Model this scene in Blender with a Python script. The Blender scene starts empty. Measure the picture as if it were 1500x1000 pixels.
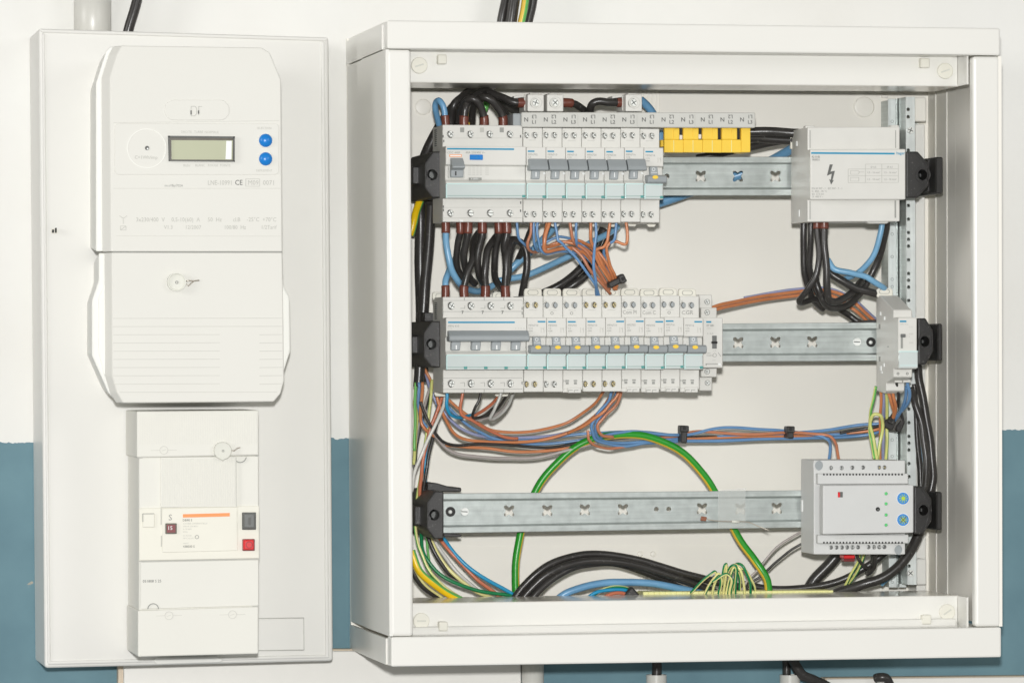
import bpy, bmesh, math, random
from mathutils import Vector, Matrix
random.seed(5)
S = bpy.context.scene
# ---------------------------------------------------------------- camera
F = 6400.0                       # focal length in pixels of the 1500 px wide photograph
YAW, PITCH, ROLL = math.atan(1264/F), 24/F, -0.0022
cam_d = bpy.data.cameras.new('camera'); cam = bpy.data.objects.new('camera', cam_d)
S.collection.objects.link(cam); S.camera = cam
cam_d.sensor_width = 36; cam_d.lens = F/1500*36; cam_d.clip_start = .05; cam_d.clip_end = 60
RM = Matrix.Rotation(-YAW, 3, 'Z') @ Matrix.Rotation(math.pi/2+PITCH, 3, 'X') @ Matrix.Rotation(ROLL, 3, 'Z')
CZ = 1.5
CAM = Vector((-3.85*math.sin(YAW), -.115-3.85*math.cos(YAW), CZ))
cam.location = CAM; cam.rotation_euler = RM.to_euler()
# ---------------------------------------------------------------- light: on-camera flash + dim ambient + added fill lights
W = bpy.data.worlds.new('World'); S.world = W; W.use_nodes = True
bg = W.node_tree.nodes['Background']; bg.inputs[0].default_value = (1, .985, .95, 1); bg.inputs[1].default_value = .23
ld = bpy.data.lights.new('flash', 'AREA'); ld.shape = 'DISK'; ld.size = .07; ld.energy = 93; ld.color = (1, .995, .985)
lo = bpy.data.objects.new('flash', ld); S.collection.objects.link(lo)
lo.location = CAM+Vector((.0, .02, .14)); lo.rotation_euler = (Vector((.0, -.1, CZ))-lo.location).to_track_quat('-Z', 'Y').to_euler()
for lx, ly, le in ((-7.9, -4.2, 175), (4.4, -7.2, 80)):        # added soft fill lights: left for side faces, right to even the front
    l2 = bpy.data.lights.new('fill_light', 'AREA'); l2.shape = 'DISK'; l2.size = 3; l2.energy = le; l2.color = (1, .985, .965)
    lo2 = bpy.data.objects.new('fill_light', l2); S.collection.objects.link(lo2)
    lo2.location = (lx, ly, CZ+1.7); lo2.rotation_euler = (Vector((.0, -.1, CZ))-lo2.location).to_track_quat('-Z', 'Y').to_euler()
S.view_settings.view_transform = 'Standard'; S.view_settings.look = 'None'
S.view_settings.exposure = .08; S.view_settings.gamma = 1
S.render.engine = 'CYCLES'

def P(x, y, d):
    """point of the place seen at photo pixel (x,y), d metres in front of the wall plane"""
    v = RM @ Vector(((x-750)/F, (500-y)/F, -1))
    t = (-d-CAM.y)/v.y
    return CAM + t*v
def K(d): return .98*(3.85-(d-.115))/F      # metres per photo pixel at depth d
# ---------------------------------------------------------------- materials
def lin(c): return tuple(((v/255)/12.92 if v/255 <= .04045 else ((v/255+.055)/1.055)**2.4) for v in c)
def mat(name, c, rough=.45, metal=0, var=.04, scale=30, bump=0, bscale=200, spec=.5, coat=0):
    m = bpy.data.materials.new(name); m.use_nodes = True
    nt = m.node_tree; b = nt.nodes['Principled BSDF']
    col = lin(c)
    b.inputs['Roughness'].default_value = rough; b.inputs['Metallic'].default_value = metal
    b.inputs['Specular IOR Level'].default_value = spec
    if coat: b.inputs['Coat Weight'].default_value = coat; b.inputs['Coat Roughness'].default_value = .08
    tc = nt.nodes.new('ShaderNodeTexCoord')
    n = nt.nodes.new('ShaderNodeTexNoise'); n.inputs['Scale'].default_value = scale; n.inputs['Detail'].default_value = 5
    nt.links.new(tc.outputs['Object'], n.inputs['Vector'])
    r = nt.nodes.new('ShaderNodeValToRGB'); r.color_ramp.elements[0].position = .3; r.color_ramp.elements[1].position = .7
    r.color_ramp.elements[0].color = (*[max(0, v*(1-var)) for v in col], 1)
    r.color_ramp.elements[1].color = (*[min(1, v*(1+var)) for v in col], 1)
    nt.links.new(n.outputs['Fac'], r.inputs['Fac']); nt.links.new(r.outputs['Color'], b.inputs['Base Color'])
    rr = nt.nodes.new('ShaderNodeMapRange'); rr.inputs['To Min'].default_value = max(.02, rough-.05); rr.inputs['To Max'].default_value = rough+.07
    nt.links.new(n.outputs['Fac'], rr.inputs['Value']); nt.links.new(rr.outputs['Result'], b.inputs['Roughness'])
    if bump:
        n2 = nt.nodes.new('ShaderNodeTexNoise'); n2.inputs['Scale'].default_value = bscale; n2.inputs['Detail'].default_value = 4
        nt.links.new(tc.outputs['Object'], n2.inputs['Vector'])
        bp = nt.nodes.new('ShaderNodeBump'); bp.inputs['Strength'].default_value = bump; bp.inputs['Distance'].default_value = .001
        nt.links.new(n2.outputs['Fac'], bp.inputs['Height']); nt.links.new(bp.outputs['Normal'], b.inputs['Normal'])
    return m
M = {}
M['paint'] = mat('cabinet_paint', (231, 230, 224), .3, var=.012, scale=6, spec=.4, coat=.1)
M['inner'] = mat('cabinet_inner_paint', (243, 240, 231), .42, var=.012, scale=6)
M['gloss'] = mat('glossy_lip_paint', (236, 232, 222), .2, var=.02, scale=20, spec=.5, coat=.3)
M['cream'] = mat('cream_plastic', (230, 228, 216), .5, spec=.3, var=.02)
M['panel'] = mat('panel_plastic', (226, 225, 220), .4, var=.012, scale=8, spec=.3, coat=.08)
M['meter'] = mat('meter_plastic', (222, 221, 214), .55, spec=.3, var=.012, scale=12, bump=.05, bscale=900)
M['flank'] = mat('meter_base_plastic', (236, 236, 230), .5, spec=.3, var=.01, scale=12)
M['rccb'] = mat('breaker_cover_plastic', (225, 224, 216), .55, spec=.3, var=.015, scale=14, bump=.06, bscale=700)
M['grey'] = mat('device_plastic', (214, 213, 207), .42, var=.02, scale=60, bump=.04, bscale=1200)
M['grey2'] = mat('device_plastic_dark', (198, 198, 192), .45, var=.03, scale=60)
M['mod'] = mat('module_plastic', (204, 205, 203), .5, var=.015, scale=60, bump=.06, bscale=1500)
M['tog'] = mat('toggle_plastic', (152, 158, 160), .4, var=.03, scale=80)
M['tog2'] = mat('toggle_stem_plastic', (158, 164, 166), .42, var=.03, scale=80)
M['teal'] = mat('label_window', (204, 213, 211), .2, var=.02, scale=40, coat=.6)
M['tealrim'] = mat('label_window_rim', (208, 234, 231), .15, var=.02, coat=.6)
M['tealdk'] = mat('label_window_clip', (92, 160, 155), .2, var=.05)
M['black'] = mat('bracket_plastic', (48, 47, 46), .42, var=.12, scale=90, bump=.1, bscale=600)
M['hole'] = mat('recess_shade_black', (26, 26, 25), .6)  # near-black: painted shade in screw wells, black on slots and small parts
M['zinc'] = mat('zinc_steel', (184, 191, 188), .34, metal=.42, var=.07, scale=120, bump=.08, bscale=900)
M['zinc2'] = mat('zinc_post', (226, 232, 230), .36, metal=.12, var=.07, scale=70, bump=.05, bscale=500)
M['screw'] = mat('screw_steel', (236, 238, 234), .35, metal=.1, var=.06, scale=300)
M['slot'] = mat('screw_slot', (96, 100, 96), .5)
M['brass'] = mat('screw_brass', (206, 190, 140), .3, metal=.4, var=.1, scale=300)
M['sleeve'] = mat('heat_shrink', (112, 62, 50), .3, var=.06, scale=200)
M['yellow'] = mat('yellow_plastic', (240, 201, 62), .4, var=.02, scale=60)
M['lyellow'] = mat('terminal_yellow', (228, 226, 158), .4, var=.03, scale=80)
M['ink'] = mat('grey_print', (150, 151, 146), .6)
M['inkpale'] = mat('pale_print', (188, 188, 181), .6)
M['inkdark'] = mat('dark_print', (96, 97, 94), .6)
M['white'] = mat('white_print', (238, 240, 238), .5)
M['stripe'] = mat('blue_print', (0, 140, 178), .5)
M['blue'] = mat('blue_plastic', (22, 124, 205), .28, var=.03)
M['bluebtn'] = mat('blue_button', (62, 138, 208), .4, var=.03)
M['orange'] = mat('orange_print', (238, 150, 88), .5)
M['red'] = mat('red_plastic', (214, 36, 40), .35, var=.05)
M['darkred'] = mat('dark_red_plastic', (118, 30, 34), .35, var=.1)
M['btngrey'] = mat('grey_button', (104, 106, 104), .45, var=.06, bump=.2, bscale=900)
M['lcd'] = mat('display_glass', (192, 195, 168), .16, var=.03, scale=12, coat=.6)
M['lcdframe'] = mat('display_frame', (88, 82, 68), .3, var=.2, scale=90)
M['led'] = mat('green_lamp', (92, 200, 118), .25)
M['sun'] = mat('yellow_green_print', (176, 206, 60), .5)
M['pvc'] = mat('pvc_conduit', (206, 205, 198), .33, var=.03, scale=14)
M['trunk'] = mat('trunking_plastic', (232, 230, 224), .4, var=.02)
M['tan'] = mat('trunking_edge', (206, 190, 168), .5, var=.06)
M['seal'] = mat('seal_plastic', (214, 214, 204), .25, var=.04)
M['wirem'] = mat('bare_wire', (190, 182, 170), .3, metal=.6)
CC = {'black': (52, 50, 48), 'blue': (108, 158, 196), 'lblue': (120, 170, 204), 'wblue': (104, 146, 190), 'cyan': (36, 146, 190), 'orange': (203, 130, 86),
      'brown': (192, 126, 94), 'rorange': (194, 114, 84), 'grey': (196, 196, 191), 'mauve': (172, 164, 160), 'white': (214, 213, 206), 'green': (42, 150, 44), 'dgreen': (16, 122, 72),
      'yel': (236, 196, 20), 'pyel': (226, 220, 150), 'lgreen': (104, 182, 92), 'lime': (208, 210, 128), 'gold': (222, 186, 66), 'lav': (150, 156, 190)}
for k, c in CC.items(): M['c_'+k] = mat('jacket_'+k, c, .3 if k == 'black' else .3, var=.16 if k == 'black' else .08, scale=60, bump=.06, bscale=500)
def dust(m):                      # light flecks and scuffs on the black jackets
    nt = m.node_tree; b = nt.nodes['Principled BSDF']; src = b.inputs['Base Color'].links[0].from_socket
    tc = nt.nodes.new('ShaderNodeTexCoord'); n = nt.nodes.new('ShaderNodeTexNoise'); n.inputs['Scale'].default_value = 420; n.inputs['Detail'].default_value = 6
    nt.links.new(tc.outputs['Object'], n.inputs['Vector'])
    r = nt.nodes.new('ShaderNodeValToRGB'); r.color_ramp.elements[0].position = .62; r.color_ramp.elements[1].position = .8; r.color_ramp.elements[1].color = (.5, .5, .5, 1)
    nt.links.new(n.outputs['Fac'], r.inputs['Fac']); x = nt.nodes.new('ShaderNodeMix'); x.data_type = 'RGBA'
    nt.links.new(r.outputs['Color'], x.inputs['Factor']); nt.links.new(src, x.inputs['A']); x.inputs['B'].default_value = (.3, .29, .27, 1); nt.links.new(x.outputs['Result'], b.inputs['Base Color'])
dust(M['c_black']); dust(M['black'])
# wall: white above, blue-grey oil paint below, with a slightly ragged edge
def wall_mat():
    m = bpy.data.materials.new('two_tone_wall_paint'); m.use_nodes = True; nt = m.node_tree; b = nt.nodes['Principled BSDF']; L = nt.links.new
    g = nt.nodes.new('ShaderNodeNewGeometry'); sp = nt.nodes.new('ShaderNodeSeparateXYZ'); L(g.outputs['Position'], sp.inputs[0])
    n = nt.nodes.new('ShaderNodeTexNoise'); n.inputs['Scale'].default_value = 160; L(g.outputs['Position'], n.inputs['Vector'])
    a = nt.nodes.new('ShaderNodeMath'); a.operation = 'MULTIPLY_ADD'; L(n.outputs['Fac'], a.inputs[0]); a.inputs[1].default_value = .006; L(sp.outputs['Z'], a.inputs[2])
    c = nt.nodes.new('ShaderNodeMath'); c.operation = 'GREATER_THAN'; L(a.outputs[0], c.inputs[0])
    pA, pB = P(20, 648, 0), P(1482, 629, 0); sl = (pB.z-pA.z)/(pB.x-pA.x)     # the paint line runs slightly off level
    tl = nt.nodes.new('ShaderNodeMath'); tl.operation = 'MULTIPLY_ADD'; L(sp.outputs['X'], tl.inputs[0]); tl.inputs[1].default_value = -sl; L(a.outputs[0], tl.inputs[2]); L(tl.outputs[0], c.inputs[0])
    c.inputs[1].default_value = pA.z-sl*pA.x+.003
    def tone(c0, c1, sc):
        nn = nt.nodes.new('ShaderNodeTexNoise'); nn.inputs['Scale'].default_value = sc; nn.inputs['Detail'].default_value = 6; L(g.outputs['Position'], nn.inputs['Vector'])
        r = nt.nodes.new('ShaderNodeValToRGB'); r.color_ramp.elements[0].position = .35; r.color_ramp.elements[1].position = .65
        r.color_ramp.elements[0].color = (*lin(c0), 1); r.color_ramp.elements[1].color = (*lin(c1), 1); L(nn.outputs['Fac'], r.inputs['Fac']); return r
    w = tone((228, 227, 222), (235, 235, 231), 5); bl = tone((99, 131, 142), (110, 143, 153), 14)
    # small chips and scuffs where the plaster shows through the blue
    ch = nt.nodes.new('ShaderNodeTexNoise'); ch.inputs['Scale'].default_value = 38; ch.inputs['Detail'].default_value = 7; L(g.outputs['Position'], ch.inputs['Vector'])
    cr = nt.nodes.new('ShaderNodeValToRGB'); cr.color_ramp.elements[0].position = .725; cr.color_ramp.elements[1].position = .745; L(ch.outputs['Fac'], cr.inputs['Fac'])
    mc = nt.nodes.new('ShaderNodeMix'); mc.data_type = 'RGBA'; L(cr.outputs['Color'], mc.inputs['Factor']); L(bl.outputs['Color'], mc.inputs['A']); mc.inputs['B'].default_value = (*lin((178, 168, 150)), 1)
    mx = nt.nodes.new('ShaderNodeMix'); mx.data_type = 'RGBA'; L(c.outputs[0], mx.inputs['Factor']); L(mc.outputs['Result'], mx.inputs['A']); L(w.outputs['Color'], mx.inputs['B'])
    L(mx.outputs['Result'], b.inputs['Base Color']); b.inputs['Roughness'].default_value = .65; b.inputs['Specular IOR Level'].default_value = .25
    n2 = nt.nodes.new('ShaderNodeTexNoise'); n2.inputs['Scale'].default_value = 28; n2.inputs['Detail'].default_value = 4; L(g.outputs['Position'], n2.inputs['Vector'])
    bp = nt.nodes.new('ShaderNodeBump'); bp.inputs['Strength'].default_value = .3; bp.inputs['Distance'].default_value = .002; L(n2.outputs['Fac'], bp.inputs['Height']); L(bp.outputs['Normal'], b.inputs['Normal'])
    return m
M['wall'] = wall_mat()
def clear_mat():
    m = bpy.data.materials.new('clear_tape'); m.use_nodes = True; b = m.node_tree.nodes['Principled BSDF']
    b.inputs['Base Color'].default_value = (*lin((222, 226, 222)), 1); b.inputs['Alpha'].default_value = .3; b.inputs['Roughness'].default_value = .12
    return m
M['tape'] = clear_mat()
M['tealline'] = mat('label_window_fold', (150, 174, 167), .3)
M['compbrown'] = mat('brown_component', (138, 84, 58), .5)
M['groove'] = mat('shallow_groove', (206, 205, 198), .6)
def streaks(m, sc, lo, hi):       # rolled zinc: fine streaks along the rail
    nt = m.node_tree; b = nt.nodes['Principled BSDF']; src = b.inputs['Base Color'].links[0].from_socket
    tc = nt.nodes.new('ShaderNodeTexCoord'); mp = nt.nodes.new('ShaderNodeMapping'); mp.inputs['Scale'].default_value = sc
    nt.links.new(tc.outputs['Object'], mp.inputs['Vector'])
    n = nt.nodes.new('ShaderNodeTexNoise'); n.inputs['Scale'].default_value = 1; n.inputs['Detail'].default_value = 5; nt.links.new(mp.outputs[0], n.inputs['Vector'])
    r = nt.nodes.new('ShaderNodeMapRange'); r.inputs['From Min'].default_value = .3; r.inputs['From Max'].default_value = .7; r.inputs['To Min'].default_value = lo; r.inputs['To Max'].default_value = hi
    nt.links.new(n.outputs['Fac'], r.inputs['Value'])
    x = nt.nodes.new('ShaderNodeMix'); x.data_type = 'RGBA'; x.blend_type = 'MULTIPLY'; x.inputs['Factor'].default_value = 1
    nt.links.new(src, x.inputs['A']); nt.links.new(r.outputs['Result'], x.inputs['B']); nt.links.new(x.outputs['Result'], b.inputs['Base Color'])
streaks(M['zinc'], (12, 1, 420), .86, 1.08); streaks(M['zinc2'], (300, 1, 14), .9, 1.06)
# ---------------------------------------------------------------- geometry helpers
class G:
    def __init__(s): s.V = []; s.Fc = []; s.MI = []; s.SM = []
    def _add(s, bm, mi, sm):
        o = len(s.V); bm.verts.index_update()
        s.V += [v.co.copy() for v in bm.verts]
        for f in bm.faces:
            s.Fc.append([o+v.index for v in f.verts]); s.MI.append(mi); s.SM.append(sm)
        bm.free(); return s
    def world(s, front, back, bev=0, mi=0, sm=False, seg=1):
        bm = bmesh.new(); n = len(front)
        a = [bm.verts.new(p) for p in front]; b = [bm.verts.new(p) for p in back]
        bm.faces.new(a); bm.faces.new(b[::-1])
        for i in range(n): bm.faces.new((a[i], b[i], b[(i+1) % n], a[(i+1) % n]))
        bmesh.ops.recalc_face_normals(bm, faces=bm.faces)
        if bev: bmesh.ops.bevel(bm, geom=bm.edges[:], offset=bev, segments=seg, affect='EDGES', clamp_overlap=True, profile=.5)
        return s._add(bm, mi, sm)
    def poly(s, pts, df, db, bev=0, mi=0, seg=1):
        fr = [P(p[0], p[1], p[2] if len(p) > 2 else df) for p in pts]
        return s.world(fr, [Vector((q.x, -db, q.z)) for q in fr], bev, mi, False, seg)
    def box(s, x0, y0, x1, y1, df, db, bev=0, mi=0, seg=1):
        X0 = P(x0, (y0+y1)/2, df).x; X1 = P(x1, (y0+y1)/2, df).x; Z1 = P((x0+x1)/2, y0, df).z; Z0 = P((x0+x1)/2, y1, df).z
        fr = [Vector((a, -df, b)) for a, b in ((X0, Z1), (X1, Z1), (X1, Z0), (X0, Z0))]
        return s.world(fr, [Vector((q.x, -db, q.z)) for q in fr], bev, mi, False, seg)
    def prism(s, prof, X0, X1, bev=0, mi=0):          # prof: (d,z) outline, swept along x
        return s.world([Vector((X0, -d, z)) for d, z in prof], [Vector((X1, -d, z)) for d, z in prof], bev, mi)
    def cyl(s, cx, cy, r, df, db, n=20, mi=0, r2=None, bev=0, px=True):
        c = P(cx, cy, df); rr = r*K(df) if px else r; rb = rr if r2 is None else r2*K(df)
        fr = [c+Vector((rr*math.sin(2*math.pi*i/n), 0, rr*math.cos(2*math.pi*i/n))) for i in range(n)]
        bk = [Vector((c.x+rb*math.sin(2*math.pi*i/n), -db, c.z+rb*math.cos(2*math.pi*i/n))) for i in range(n)]
        return s.world(fr, bk, bev, mi)
    def ring(s, cx, cy, ro, ri, df, db, n=28, mi=0):
        c = P(cx, cy, df); bm = bmesh.new(); k = K(df); L = []
        for r, d in ((ro, db), (ro, df), (ri, df), (ri, db)):
            L.append([bm.verts.new((c.x+r*k*math.sin(2*math.pi*i/n), -d, c.z+r*k*math.cos(2*math.pi*i/n))) for i in range(n)])
        for a in range(4):
            A, B = L[a], L[(a+1) % 4]
            for i in range(n): bm.faces.new((A[i], A[(i+1) % n], B[(i+1) % n], B[i]))
        bmesh.ops.recalc_face_normals(bm, faces=bm.faces); return s._add(bm, mi, False)
    def dome(s, cx, cy, r, df, h, n=24, mi=0):
        c = P(cx, cy, df); bm = bmesh.new(); k = K(df); prev = None
        for j in range(6):
            a = j/6*math.pi/2
            cur = [bm.verts.new((c.x+r*k*math.cos(a)*math.sin(2*math.pi*i/n), -df-h*math.sin(a), c.z+r*k*math.cos(a)*math.cos(2*math.pi*i/n))) for i in range(n)]
            if prev:
                for i in range(n): bm.faces.new((prev[i], prev[(i+1) % n], cur[(i+1) % n], cur[i]))
            else: first = cur
            prev = cur
        t = bm.verts.new((c.x, -df-h, c.z))
        for i in range(n): bm.faces.new((prev[i], prev[(i+1) % n], t))
        bm.faces.new(first[::-1])
        bmesh.ops.recalc_face_normals(bm, faces=bm.faces); return s._add(bm, mi, True)
    def tube(s, pts, r, n=10, mi=0, stripe=None, caps=True, phase=0):
        bm = bmesh.new(); rings = []; T0 = (pts[1]-pts[0]).normalized()
        ref = Vector((0, -1, 0)); N = (ref-T0*ref.dot(T0))
        N = N.normalized() if N.length > .05 else Vector((1, 0, 0)); o = len(s.V); faces = []
        for i, p in enumerate(pts):
            T = (pts[min(i+1, len(pts)-1)]-pts[max(i-1, 0)]).normalized()
            N = (N-T*N.dot(T)).normalized(); B = T.cross(N)
            rings.append([len(s.V)+k for k in range(n)])
            for k in range(n):
                a = 2*math.pi*k/n+phase; s.V.append(p+r*(math.cos(a)*N+math.sin(a)*B))
        for i in range(len(rings)-1):
            for k in range(n):
                s.Fc.append([rings[i][k], rings[i][(k+1) % n], rings[i+1][(k+1) % n], rings[i+1][k]]); s.SM.append(True)
                s.MI.append(1 if stripe and k in stripe else mi)
        if caps:
            for rg in (rings[0][::-1], rings[-1]): s.Fc.append(list(rg)); s.MI.append(mi); s.SM.append(False)
        bm.free(); return s
    def line(s, x0, y0, x1, y1, w, df, th=.00025, mi=0):   # flat stroke of width w px
        dx, dy = x1-x0, y1-y0; l = math.hypot(dx, dy) or 1; nx, ny = -dy/l*w/2, dx/l*w/2
        return s.poly([(x0+nx, y0+ny), (x1+nx, y1+ny), (x1-nx, y1-ny), (x0-nx, y0-ny)], df+th, df-.0002, 0, mi)
def spline(pts, n=7):
    q = [pts[0]]+pts+[pts[-1]]; out = []
    for i in range(1, len(q)-2):
        a, b, c, d = q[i-1:i+3]
        for k in range(n):
            t = k/n
            out.append(.5*((2*b)+(c-a)*t+(2*a-5*b+4*c-d)*t*t+(3*b-a-3*c+d)*t**3))
    return out+[pts[-1]]
ORG = {}
def mesh_of(g, org, mats, name):
    me = bpy.data.meshes.new(name)
    me.from_pydata([tuple(v-org) for v in g.V], [], g.Fc)
    me.polygons.foreach_set('material_index', g.MI); me.polygons.foreach_set('use_smooth', g.SM)
    for m in mats: me.materials.append(M[m])
    me.validate(); me.update(); return me
def tag(o, label=None, cat=None, group=None, kind=None):
    for k, v in (('label', label), ('category', cat), ('group', group), ('kind', kind)):
        if v: o[k] = v
    return o
def thing(name, label, cat, at, group=None):
    o = bpy.data.objects.new(name, None); S.collection.objects.link(o); o.empty_display_size = .01
    o.location = at; ORG[o] = Vector(at); return tag(o, label, cat, group)
def obj(name, g, mats, parent=None, label=None, cat=None, group=None, kind=None):
    if isinstance(mats, str): mats = [mats]
    if parent: org = ORG[parent]
    else:
        lo_ = [min(v[i] for v in g.V) for i in range(3)]; hi = [max(v[i] for v in g.V) for i in range(3)]
        org = Vector(((lo_[0]+hi[0])/2, max(hi[1], lo_[1]), lo_[2]))
    me = g if isinstance(g, bpy.types.Mesh) else mesh_of(g, org, mats, name)
    o = bpy.data.objects.new(name, me); S.collection.objects.link(o)
    if parent: o.parent = parent
    else: o.location = org
    ORG[o] = org
    return tag(o, label, cat, group, kind)
def cut(g, cutter, org, mats, name):
    """g minus cutter as a finished mesh"""
    a = bpy.data.objects.new('tmp_a', mesh_of(g, org, mats, name)); b = bpy.data.objects.new('tmp_b', mesh_of(cutter, org, mats, 'tmp'))
    S.collection.objects.link(a); S.collection.objects.link(b)
    md = a.modifiers.new('cut', 'BOOLEAN'); md.operation = 'DIFFERENCE'; md.object = b; md.solver = 'EXACT'
    dg = bpy.context.evaluated_depsgraph_get(); dg.update()
    me = bpy.data.meshes.new_from_object(a.evaluated_get(dg)); me.name = name
    for o in (a, b):
        m_ = o.data; bpy.data.objects.remove(o); bpy.data.meshes.remove(m_)
    return me
def text(parent, s, x, y, h, d, m='ink', align='LEFT', rot=0, sx=1, name='lettering', bold=0):
    """lettering whose capitals are h photo pixels high, baseline start at pixel (x,y), lying on the face at depth d"""
    cu = bpy.data.curves.new('lettering', 'FONT'); cu.body = s; cu.size = h*K(d)/.69; cu.align_x = align; cu.resolution_u = 2; cu.offset = bold
    o = bpy.data.objects.new('tmp_t', cu); S.collection.objects.link(o)
    dg = bpy.context.evaluated_depsgraph_get(); dg.update()
    me = bpy.data.meshes.new_from_object(o.evaluated_get(dg)); bpy.data.objects.remove(o)
    p = P(x, y, d+.0003); c, sn = math.cos(rot), math.sin(rot); org = ORG[parent]
    for v in me.vertices:
        a, b = v.co.x*sx, v.co.y
        v.co = Vector((p.x+a*c-b*sn, p.y, p.z+a*sn+b*c))-org
    me.materials.clear(); me.materials.append(M[m]); me.name = name
    t = bpy.data.objects.new(name, me); S.collection.objects.link(t); t.parent = parent; ORG[t] = org
    return t
def screw(parent, cx, cy, r, d, m='screw', deep=.0022, slotted=False, name='terminal_screw', ang=None):
    g = G(); df = d-deep; g.cyl(cx, cy, r, df, df-.004, 14, 0, bev=.0003)
    a = random.uniform(0, math.pi) if ang is None else ang
    cx -= r*.1
    for k in range(1 if slotted else 2):
        aa = a+k*math.pi/2; ux, uy = math.cos(aa)*r*.75, math.sin(aa)*r*.75
        g.line(cx-ux, cy-uy, cx+ux, cy+uy, r*.22, df, .0002, 1)
    if deep: g.cyl(cx+r*.1, cy, r*1.3, df-.0035, df-.0042, 12, 2)  # dark disc paints the shade round a sunken screw head
    return obj(name, g, [m, 'slot', 'hole'], parent)
# ================================================================ SETTING
def wall():
    a, b = P(-420, 500, 0), P(1900, 500, 0); g = G()
    z0, z1 = CZ-.75, CZ+.75
    g.world([Vector((a.x, 0, z1)), Vector((b.x, 0, z1)), Vector((b.x, 0, z0)), Vector((a.x, 0, z0))],
            [Vector((a.x, .05, z1)), Vector((b.x, .05, z1)), Vector((b.x, .05, z0)), Vector((a.x, .05, z0))])
    obj('wall', g, 'wall', kind='structure')
wall()
# ================================================================ CABINET
DF = .222; SH = .164; NO = .179; RL = .115; WEB = .108; BK = .006
cab = thing('electrical_cabinet', 'large open white steel electrical cabinet on the wall, its door removed', 'cabinet', P(1016, 968, 0))
g = G(); g.poly([(569, 45), (1466, 52), (1466, 958), (572, 962)], DF-.03, 0)          # solid, hollowed out below
g = G()
TL, TR, BR, BL = P(567, 30, DF), P(1465.5, 41.5, DF), P(1467, 962, DF), P(573, 976, DF)
def XZ(v, d): return Vector((v.x, -d, v.z))
g.world([XZ(v, BK) for v in (TL, TR, BR, BL)], [XZ(v, .001) for v in (TL, TR, BR, BL)]); obj('back_plate', g, 'inner', cab)
# side sheets (butt on the back plate), between the end caps
def side(t, b, sgn, nm):
    o = []; g = G(); w = .0018*sgn
    zt, zb = (P(567, 71.5, DF).z-.0006, P(573, 932.5, DF).z+.0006) if sgn > 0 else (P(1465.5, 81.5, DF).z-.0006, P(1467, 918, DF).z+.0006)
    for (d0, d1, e) in ((.0062, .093, 0), (.0932, DF-.001, .0012)):
        g.world([Vector((t.x-e*-sgn*0+(-sgn*e), -d1, zt)), Vector((t.x+w, -d1, zt)), Vector((b.x+w, -d1, zb)), Vector((b.x-sgn*e, -d1, zb))],
                [Vector((t.x-sgn*e, -d0, zt)), Vector((t.x+w, -d0, zt)), Vector((b.x+w, -d0, zb)), Vector((b.x-sgn*e, -d0, zb))])
    s = obj(nm, g, 'inner' if sgn < 0 else 'paint', cab)
    if sgn < 0:
        for d in (.033, .068):
            r = G(); x0 = t.x-.0018; r.world([Vector((x0, -d, zt)), Vector((x0-.0009, -d, zt)), Vector((b.x-.0027, -d, zb)), Vector((b.x-.0018, -d, zb))],
                             [Vector((x0, -d+.002, zt)), Vector((x0-.0009, -d+.0012, zt)), Vector((b.x-.0027, -d+.0012, zb)), Vector((b.x-.0018, -d+.0012, zb))], .0003)
            obj('rib', r, 'paint', s)
    return s
side(TL, BL, 1, 'side_panel'); side(TR, BR, -1, 'side_panel')
# top and bottom caps run the full depth
for nm, q in (('top_cap', [(567, 30), (1465.5, 41.5), (1465.5, 81.5), (567, 71.5)]), ('bottom_cap', [(573, 932.5), (1467, 918), (1467, 962), (573, 976)])):
    g = G(); fr = [P(x, y, DF) for x, y in q]
    zc = sum(v.z for v in fr)/4
    edge = .5*(fr[0].z+fr[1].z) if nm == 'top_cap' else .5*(fr[2].z+fr[3].z)
    g.world(fr, [XZ(v, DF-.02) for v in fr], .0016, 0, False, 2)
    if nm == 'top_cap': a, b = fr[0], fr[1]; lo_, hi = -.0022, 0
    else: a, b = fr[3], fr[2]; lo_, hi = 0, .0022
    g.world([Vector((a.x+.001, -DF+.0195, a.z+hi)), Vector((b.x-.001, -DF+.0195, b.z+hi)), Vector((b.x-.001, -DF+.0195, b.z+lo_)), Vector((a.x+.001, -DF+.0195, a.z+lo_))],
            [Vector((a.x+.001, -.0003, a.z+hi)), Vector((b.x-.001, -.0003, b.z+hi)), Vector((b.x-.001, -.0003, b.z+lo_)), Vector((a.x+.001, -.0003, a.z+lo_))])
    # the cap's turned-down left flank
    A, B = (fr[0], fr[3]) if nm == 'top_cap' else (fr[0], fr[3])
    for (e, d0, d1) in ((0.0006, .0003, .093), (.002, .0935, DF-.0205)):
        for X, sg in ((fr[0].x, 1), (fr[1].x, -1)):
            zt_ = (fr[0] if sg > 0 else fr[1]).z-.0024
            x0 = X-sg*e*.6; x1 = X+sg*.0015
            g.world([Vector((x0, -d1, zt_)), Vector((x1, -d1, zt_)), Vector((x1, -d1, (fr[3] if sg > 0 else fr[2]).z+.0006)), Vector((x0, -d1, (fr[3] if sg > 0 else fr[2]).z+.0006))],
                    [Vector((x0, -d0, zt_)), Vector((x1, -d0, zt_)), Vector((x1, -d0, (fr[3] if sg > 0 else fr[2]).z+.0006)), Vector((x0, -d0, (fr[3] if sg > 0 else fr[2]).z+.0006))])
    obj(nm, g, 'paint', cab)
g = G(); g.poly([(566.5, 72.3), (602, 73), (605.5, 931.3), (572.5, 931.8)], DF-.0006, DF-.012, .0028, 0, 3); obj('front_post', g, 'paint', cab)
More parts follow.
